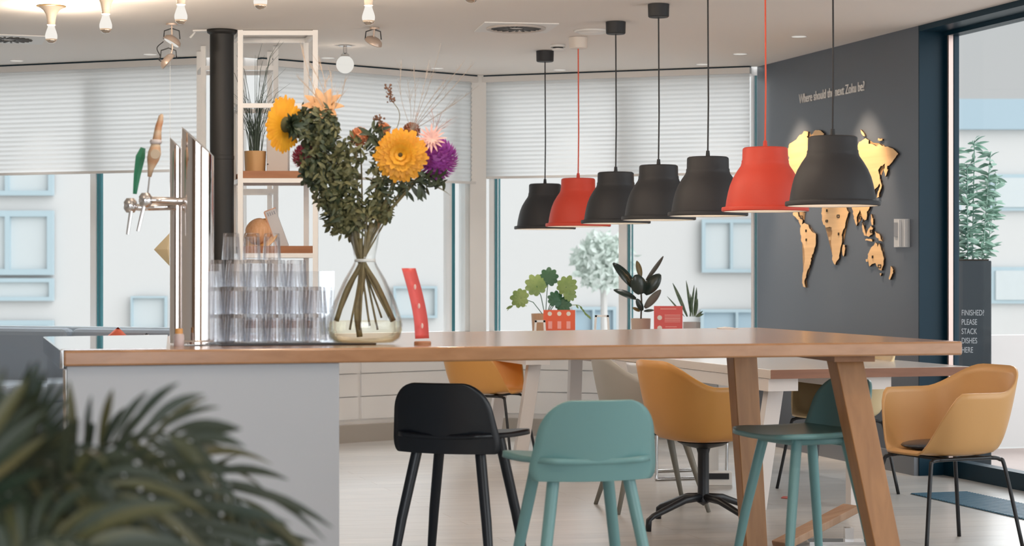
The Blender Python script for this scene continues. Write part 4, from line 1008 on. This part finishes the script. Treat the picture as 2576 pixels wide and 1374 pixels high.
foliage('loose green leaves in the middle of the bouquet', [(882, 385, 36, 42, 90), (872, 465, 36, 50, 90), (946, 450, 17, 75, 70), (955, 525, 30, 36, 70), (890, 555, 50, 28, 120)], leaf_m, [[(895, 370, 0), (900, 500, 0), (912, 655, 0), (985, 810, .0)]], 33, 300)
foliage('dark thin leaves under the big front yellow flower', [(945, 345, 22, 26, 40), (985, 470, 45, 25, 70), (1075, 455, 45, 18, 60), (850, 520, 30, 30, 50)], leaf_d, [[(1040, 455, 0), (960, 540, 0), (914, 650, .02), (850, 800, .03)]], 34, 260, (0.035, 0.06))
o = foliage('sprig of small green leaves at the vase mouth', [(860, 565, 40, 28, 90), (905, 530, 45, 26, 120), (960, 540, 30, 25, 60)], leaf_m, [[(925, 520, 0), (915, 650, -.01), (905, 830, -.02)]], 35, 260)
m = MB()
o = thing('curved_leaf', 'long pointed grey green leaf drooping right below the purple bloom', 'leaf', VP(1040, 462, 0))
MB().leaf((0, 0, 0), (1, 0, 0.10), (0, -.3, 1), 0.13, 0.035, bend=0.45, seg=8).leaf((0.02, 0, -0.005), (0.5, 0, -1), (0, -1, 0), 0.06, 0.018).leaf((-0.01, 0, -0.005), (0.6, 0, -0.8), (0, -1, 0), 0.075, 0.02).build('blade', mat('leaf_grey', (0.10, 0.12, 0.09), 0.5), o, smooth=True, fix=False)
stem(o, [VP(1042, 462, 0), VP(960, 560, 0), VP(914, 652, 0)], 0.003)
# dried heads and grasses
def seedhead(label, spots, root, m, nm='dried_seed_head'):
    o = thing(nm, label, 'dried flower', VP(*spots[0])); mb = MB(); rnd = random.Random(len(label))
    for px, py in spots:
        for i in range(16):
            mb.ball(VP(px+rnd.uniform(-9, 9), py+rnd.uniform(-9, 9), rnd.uniform(-.015, .015))-o.location, rnd.uniform(0.0025, 0.005), 6)
    mb.build('seeds', m, o)
    stem(o, [VP(*p) for p in root], 0.0014)
brn = mat('seed_brown', (0.20, 0.10, 0.06), 0.7)
seedhead('tall brown dried seed head standing above the bouquet', [(976, 222), (980, 236), (984, 252)], [(985, 250), (1005, 300), (960, 420), (914, 652)], brn)
seedhead('small brown dried seed cluster left of the tall seed head', [(948, 298), (958, 303)], [(955, 305), (965, 360), (930, 480), (912, 652)], brn)
twig = mat('twig_grey', (0.34, 0.29, 0.25), 0.7); straw = mat('straw_beige', (0.48, 0.36, 0.26), 0.7)
def grasses(label, tips, root, m, seed):
    o = thing('dried_grass', label, 'dried grass', VP(*root)); mb = MB(); rnd = random.Random(seed)
    for (px, py) in tips:
        d0 = rnd.uniform(-.06, .06); a = VP(*root)-o.location; b = VP((root[0]+px)/2+rnd.uniform(-15, 15), (root[1]+py)/2, d0/2)-o.location; c = VP(px, py, d0)-o.location
        q = catmull([a, b, c], 6); mb.tube(q, [0.0012]*(len(q)-1)+[0.0004], 4)
        for k in range(7):
            t = rnd.uniform(.45, 1); p = q[min(len(q)-2, int(t*(len(q)-1)))]; dd_ = (c-b).normalized()+Vector((rnd.uniform(-.6, .6), 0, rnd.uniform(-.2, .4)))
            mb.tube([p, p+dd_*rnd.uniform(.015, .045)], [0.0009, 0.0003], 4)
    mb.build('stalks', m, o)
grasses('faint dried grasses rising from the left top of the bouquet', [(755, 105), (775, 150), (745, 190), (800, 140), (830, 175), (870, 190), (850, 230), (820, 200)], (825, 300), straw, 41)
grasses('faint dried grasses fanning out above the right side of the bouquet', [(1010, 150), (1040, 160), (1080, 150), (1105, 130), (1170, 150), (1195, 155), (1180, 235), (1150, 250), (1025, 200), (1130, 190)], (1035, 330), twig, 42)
grasses('fine pinkish dried stalks beside the pink flower', [(1110, 285), (1135, 300), (1120, 320), (1050, 285), (1085, 270)], (1070, 360), mat('stalk_pink', (0.5, 0.33, 0.30), 0.7), 43)
# stems seen inside the vase
for (l_, pts, r_) in (('thick brown green stem running to the left foot of the vase', [(935, 560), (912, 655), (872, 730), (846, 808)], 0.0095),
                      ('thick brown green stem running to the right foot of the vase', [(885, 560), (912, 655), (950, 720), (990, 808)], 0.0095),
                      ('short thick stem standing upright in the middle of the vase', [(905, 600), (912, 700), (898, 780), (905, 848)], 0.011)):
    o = thing('flower_stem', l_, 'stem', VP(*pts[0])); q = catmull([VP(a, b, 0.0)-o.location for a, b in pts], 6)
    MB().tube(q, r_, 10).build('stem', stem_m, o, smooth=True)

# curved red sign on a wooden foot
cs_ = thing('table_card', 'curved red menu card standing in a wooden foot right of the vase', 'card', (P(1063, 860, 7.05).x, 7.05, TH))
MB().lathe([(0, 0), (0.031, 0), (0.031, 0.010), (0.028, 0.013), (0, 0.013)], 28).build('foot', mat('foot_wood', (0.42, 0.20, 0.10), 0.5), cs_, smooth=True, auto=40)
redm = mat('card_red', (0.72, 0.10, 0.09), 0.45); reds = mat('card_dot', (0.85, 0.62, 0.58), 0.5)
base = cs_.location
ctr = [(1062, 852), (1058, 800), (1046, 740), (1028, 675)]
cc = catmull([P(a, b, 7.05)-base for a, b in ctr], 5)
vv_ = Vector((-0.28, 0.96, 0)); m = MB()
m.grid(lambda u, v: lerp(cc[min(len(cc)-1, int(v*(len(cc)-1)+.5))], cc[min(len(cc)-1, int(v*(len(cc)-1)+.5))], 0)+Vector((0.62, 0.78, 0))*(u-.5)*0.075, 1, len(cc)-1)
m.build('card', redm, cs_, smooth=True, solid=0.002)
for px, py in ((1062, 820), (1054, 770), (1044, 722)):
    MB().ball(P(px, py, 7.03)-base, 0.009, 12, (0.5, 0.25, 1.1)).build('dot', reds, cs_)

# ------------------------------------------------------------------ plants and signs on the far dining table
ZT = 0.75
rp = thing('rubber_plant', 'rubber plant with broad dark leaves in a beige pot by the right window', 'plant', (P(1612, 800, 13.3).x, 13.3, ZT))
MB().lathe([(0, 0), (0.060, 0), (0.068, 0.19), (0.062, 0.19), (0.060, 0.17), (0, 0.17)], 32).build('pot', mat('pot_beige', (0.50, 0.40, 0.33), 0.55), rp, smooth=True, auto=40)
def RP(px, py, dd=0): return P(px, py, 13.3+dd)-rp.location
MB().tube([(0, 0, 0.16), RP(1614, 760), RP(1612, 720), RP(1608, 690)], 0.006, 8).build('stem', mat('rubber_stem', (0.07, 0.06, 0.04), 0.5), rp)
rub = mat('rubber_leaf', (0.018, 0.035, 0.03), 0.22, var=(0.035, 0.05, 0.04), scale=(5, 5, 5)); rubo = mat('rubber_leaf_new', (0.20, 0.15, 0.06), 0.35); rubg = mat('rubber_leaf_back', (0.14, 0.13, 0.11), 0.4)
def rleaf(a, b, wd, m, n=(0, -1, 0.3), bend=0.08):
    p, q = RP(*a), RP(*b); d = q-p
    MB().leaf(p, d, n, d.length, wd, bend=bend, seg=10, fold=0.08, ex=0.6).build('leaf', m, rp, smooth=True, fix=False, solid=0.0015)
rleaf((1596, 725, -.02), (1546, 660, -.05), 0.085, rub, (0.5, -1, 0.6))
rleaf((1612, 740, -.05), (1600, 692, -.08), 0.11, rub, (0, -1, 0.2))
rleaf((1612, 698, 0), (1603, 656, 0.0), 0.042, rubo, (0.3, -1, 0))
rleaf((1622, 740, .0), (1660, 690, -.03), 0.095, rub, (-0.2, -1, .1))
rleaf((1625, 705, .02), (1672, 646, .05), 0.035, rubg, (0.9, -.4, .6))
rleaf((1600, 752, -.01), (1546, 727, -.05), 0.060, rub, (0.2, -1, 0.9))
rleaf((1622, 775, -.01), (1662, 730, -.04), 0.055, rubg, (0.3, -1, 0.4))
rleaf((1616, 782, -.03), (1602, 752, -.05), 0.045, rub, (0, -1, .3))
rleaf((1610, 783, 0), (1592, 774, -.03), 0.025, rubo); rleaf((1620, 783, 0), (1645, 780, -.03), 0.02, rub)
sp_ = thing('snake_plant', 'spiky snake plant in a pale grey pot right of the red sign', 'plant', (P(1740, 800, 13.35).x, 13.35, ZT))
MB().lathe([(0, 0), (0.058, 0), (0.060, 0.165), (0.055, 0.165), (0.054, 0.15), (0, 0.15)], 32).build('pot', mat('pot_grey', (0.50, 0.49, 0.47), 0.5), sp_, smooth=True, auto=40)
snm = mat('snake_leaf', (0.06, 0.12, 0.07), 0.4, var=(0.16, 0.22, 0.13), scale=(20, 20, 40))
for (bx_, tx, ty_, w_) in ((1728, 1694, 712, .026), (1735, 1748, 718, .018), (1738, 1728, 706, .02), (1745, 1754, 724, .022), (1742, 1738, 740, .018), (1750, 1770, 790, .018), (1722, 1679, 745, .012), (1748, 1756, 752, .02), (1750, 1768, 783, .016), (1730, 1712, 760, .016)):
    p = P(bx_, 797, 13.35)-sp_.location; q = P(tx, ty_, 13.33)-sp_.location
    MB().leaf(p, q-p, (0.3, -1, 0), (q-p).length, w_, bend=0.06, seg=8, fold=0.2).build('leaf', snm, sp_, smooth=True, fix=False)
mo = thing('monstera_plant', 'light green monstera in a beige pot behind the red dotted sign', 'plant', (P(1372, 800, 13.45).x, 13.45, ZT))
MB().lathe([(0, 0), (0.085, 0), (0.098, 0.22), (0.09, 0.22), (0.088, 0.2), (0, 0.2)], 32).build('pot', mat('pot_tan', (0.52, 0.36, 0.24), 0.55), mo, smooth=True, auto=40)
mog = mat('monstera_leaf', (0.18, 0.30, 0.09), 0.4, var=(0.28, 0.40, 0.14), scale=(10, 10, 10)); mod = mat('monstera_leaf_dark', (0.03, 0.12, 0.06), 0.4)
def MO(px, py, dd=0): return P(px, py, 13.45+dd)-mo.location
def mleaf(c, r, up, m, rnd):
    mb = MB(); c = MO(*c); n = Vector((rnd.uniform(-.3, .3), -1, 0.2)).normalized(); y = Vector(up).normalized(); y = (y-n*y.dot(n)).normalized(); x = y.cross(n)
    k = 9
    for i in range(k):
        a = R(-150+300*i/(k-1)); d = (y*math.cos(a)+x*math.sin(a)); L_ = r*(1.15-.35*abs(a)/PI)
        mb.leaf(c, d, n, L_, r*0.62, bend=0.15, seg=7, fold=0.05, ex=0.4)
    mb.build('leaf', m, mo, smooth=True, fix=False)
    MB().tube([(0.0, 0, 0.19), lerp((0, 0, 0.19), c, .5)+Vector((0, 0, .04)), c], 0.003, 6).build('leaf_stalk', mod, mo)
rnd = random.Random(8)
for c, r, up, m_ in (((1425, 722, -.05), .075, (0.3, 0, 1), mog), ((1432, 740, -.06), .05, (1, 0, -.3), mog), ((1415, 765, -.04), .06, (.5, 0, -.5), mod), ((1350, 720, 0), .08, (-.5, 0, 1), mog), ((1310, 750, -.03), .07, (-1, 0, .1), mog), ((1380, 700, .02), .07, (0, 0, 1), mod), ((1398, 755, -.05), .06, (.2, 0, 1), mod)):
    mleaf(c, r, up, m_, rnd)
m = MB(); q = catmull([MO(1420, 770), MO(1455, 768, -.05), MO(1470, 785, -.06), MO(1483, 796, -.06)], 5); m.tube(q, 0.0025, 5)
for i in range(4, len(q), 2): m.leaf(q[i], (0.5, -.2, -.8), (0, -1, .3), 0.03, 0.014)
m.tube(catmull([MO(1325, 770), MO(1290, 768), MO(1276, 782)], 4), 0.0025, 5); m.leaf(MO(1290, 770), (-1, 0, -.4), (0, -1, .2), 0.05, 0.02)
m.build('trailing_vine', mog, mo, fix=False)
# signs
def sign(nm, label, px0, py0, px1, pyb, d, m, dots, lines, tilt=R(-8), rz=0.0, dr=0.016, cat='sign'):
    cx = (px0+px1)/2; c = P(cx, py0, d); o = thing(nm, label, cat, (c.x, d, ZT), rz)
    w_ = (px1-px0)/F*d; h_ = c.z-ZT
    MB().box((0, 0, h_/2), (w_, 0.004, h_), ).build('board', m, o)
    for x_, z_ in dots:
        mb = MB(); mb.lathe([(0, -0.001), (dr, -0.001), (dr, 0.001), (0, 0.001)], 20, (x_*w_/2, -0.003, h_*z_), Matrix.Rotation(PI/2, 3, 'X'))
        mb.build('dot', mat('dot_cream', (0.80, 0.74, 0.66), 0.5), o)
    if lines:
        for x0, x1, z_, th in lines: MB().box(((x0+x1)*w_/4, -0.003, h_*z_), (abs(x1-x0)*w_/2, 0.002, th)).build('print_line', mat('sign_print', (0.85, 0.38, 0.34), 0.5), o)
    bs_ = MB().bar((0, 0.003, h_*0.85), (0, 0.07, 0.003), 0.05, 0.003, (0, 1, 0)).build('strut', m, o)
    return o
sred = mat('sign_red', (0.72, 0.11, 0.10), 0.5); sor = mat('sign_orange_red', (0.74, 0.12, 0.05), 0.5)
sign('menu_sign', 'salmon red sign with dots and small print between rubber plant and snake plant', 1645, 770, 1717, 870, 13.05, sred, [(-0.6, 0.72), (-0.6, 0.47), (-0.6, 0.2)], [(-0.55, 0.55, 0.93, .006), (-0.25, 0.85, 0.78, .005), (-0.25, 0.85, 0.74, .004), (-0.25, 0.85, 0.70, .006), (-0.25, 0.85, 0.66, .005), (-0.25, 0.85, 0.62, .004), (-0.2, 0.6, 0.5, .005), (-0.2, 0.6, 0.44, .004), (-.2, .7, .25, .005)])
sign('menu_sign', 'orange red sign with three cream dots in front of the monstera pot', 1367, 780, 1447, 880, 13.05, sor, [(-0.6, 0.90), (0.0, 0.90), (0.58, 0.90)], [(-.7, -.45, .6, .05), (-.12, .12, .6, .05), (.45, .7, .6, .05)], dr=0.0145)
def cardstand(label, px0, px1, py0, d, hollow):
    c = P((px0+px1)/2, py0, d); w_ = (px1-px0)/F*d; h_ = c.z-ZT
    o = thing('table_number_stand', label, 'stand', (c.x, d, ZT)); t = 0.012
    MB().hexa([(-w_/2, -t, 0), (-w_/2+.016, -t, 0), (-w_/2+.016, t, 0), (-w_/2, t, 0), (-w_*.38, -t, h_), (-w_*.38+.014, -t, h_), (-w_*.38+.014, t, h_), (-w_*.38, t, h_)])\
        .hexa([(w_/2-.016, -t, 0), (w_/2, -t, 0), (w_/2, t, 0), (w_/2-.016, t, 0), (w_*.38-.014, -t, h_), (w_*.38, -t, h_), (w_*.38, t, h_), (w_*.38-.014, t, h_)])\
        .box((0, 0, h_-.006), (w_*.76, 2*t, .014)).build('frame', white, o)
    return o
cardstand('small white trapezoid stand left of the orange red sign', 1341, 1376, 806, 12.99, True)
cardstand('white frame stand between the monstera and the rubber plant', 1491, 1537, 793, 13.1, True)
pb = thing('open_booklet', 'thin open white booklet lying on the far end of the bar table', 'booklet', (P(1830, 830, 9.1).x, 9.1, TH), R(10))
MB().hexa([(-.04, -.04, .0005), (0, -.04, .0005), (0, .04, .0005), (-.04, .04, .0005), (-.04, -.04, .003), (0, -.04, .008), (0, .04, .008), (-.04, .04, .003)]).build('left_pages', white, pb)
MB().hexa([(0.0005, -.04, .0005), (.04, -.04, .0005), (.04, .04, .0005), (.0005, .04, .0005), (.0005, -.04, .008), (.04, -.04, .003), (.04, .04, .003), (.0005, .04, .008)]).build('right_pages', white, pb)

# ------------------------------------------------------------------ foreground palm
pa = thing('potted_palm', 'blurred green palm in the near lower left corner', 'plant', (-0.72, 2.75, 0))
MB().lathe([(0, 0.0), (0.17, 0.0), (0.21, 0.40), (0.195, 0.40), (0.19, 0.36), (0, 0.36)], 40).build('pot', mat('palm_pot', (0.25, 0.24, 0.23), 0.6), pa, smooth=True, auto=40)
pm = mat('palm_leaf', (0.011, 0.026, 0.012), 0.5, var=(0.042, 0.048, 0.022), scale=(6, 6, 6)); pm2 = mat('palm_leaf_yellowed', (0.11, 0.09, 0.03), 0.45, var=(0.05, 0.06, 0.02), scale=(6, 6, 6))
rnd = random.Random(77)
def frond(pts, L0, n, w_=0.017, droop=0.35, yl=0.12, dens=1.0, sides=(1, -1)):
    pw_ = [P(a, b, d)-pa.location for a, b, d in pts]
    q = catmull(pw_, 10); root = Vector((rnd.uniform(-.03, .03), rnd.uniform(-.03, .03), 0.36))
    full = catmull([root, (root+q[0])/2+Vector((-.02, 0, .05)), q[0]], 5)[:-1]+q
    fo = MB().tube(full, [0.006-0.0045*i/(len(full)-1) for i in range(len(full))], 7).build('frond', pm, pa, smooth=True)
    mb = MB(); my = MB()
    for i in range(n):
        t = (i+0.5)/n; k = t*(len(q)-1); a = int(k); p = lerp(q[a], q[min(a+1, len(q)-1)], k-a); tg = (q[min(a+1, len(q)-1)]-q[max(a-1, 0)]).normalized()
        sd = tg.cross(Vector((0, -1, 0.15))).normalized()
        for s in sides:
            L = L0*(0.55+0.75*math.sin(PI*(0.15+0.75*t)))*rnd.uniform(.8, 1.1)
            d = tg*(0.75+.3*t)+sd*s*(1.0-0.35*t)+Vector((0, rnd.uniform(-.35, .35), rnd.uniform(-.1, .1)))
            (my if rnd.random() < yl else mb).leaf(p, d, (rnd.uniform(-.4, .4), -1, 0.3), L, w_*rnd.uniform(.65, 1.0), bend=0.05, seg=7, fold=0.15, droop=droop*rnd.uniform(.5, 1.3))
    mb.build('leaflets', pm, fo, smooth=True, fix=False); my.build('leaflets', pm2, fo, smooth=True, fix=False)
frond([(110, 1340, 2.7), (165, 1210, 2.65), (265, 1125, 2.6), (390, 1090, 2.6), (500, 1110, 2.6)], 0.105, 14, 0.017, 0.30)
frond([(90, 1330, 2.8), (230, 1190, 2.8), (400, 1150, 2.85), (560, 1220, 2.9), (650, 1330, 2.9)], 0.135, 20, 0.016, 0.5)
frond([(60, 1400, 2.6), (180, 1270, 2.55), (330, 1250, 2.5), (480, 1330, 2.5), (560, 1430, 2.5)], 0.13, 20, 0.017, 0.5)
frond([(30, 1400, 2.4), (120, 1250, 2.35), (230, 1200, 2.3), (330, 1280, 2.3), (380, 1400, 2.3)], 0.12, 16, 0.018, 0.6, 0.3)
frond([(40, 1340, 2.5), (50, 1220, 2.4), (40, 1120, 2.35), (10, 1040, 2.3)], 0.075, 16, 0.017, 0.05)
frond([(90, 1290, 2.7), (90, 1180, 2.7), (80, 1080, 2.7), (50, 1010, 2.7)], 0.07, 14, 0.015, 0.05)
frond([(0, 1400, 2.3), (-40, 1250, 2.2), (-40, 1130, 2.2), (-80, 1050, 2.2)], 0.075, 14, 0.018, 0.05)
frond([(20, 1450, 2.9), (250, 1330, 2.95), (450, 1300, 3.0), (620, 1380, 3.0), (720, 1480, 3.0)], 0.14, 20, 0.016, 0.4)
frond([(0, 1450, 2.2), (100, 1360, 2.2), (250, 1380, 2.2), (380, 1470, 2.2)], 0.12, 16, 0.018, 0.5, 0.3)
frond([(0, 1400, 2.6), (20, 1280, 2.6), (80, 1190, 2.5), (160, 1180, 2.5)], 0.12, 12, 0.017, 0.5, 0.3)
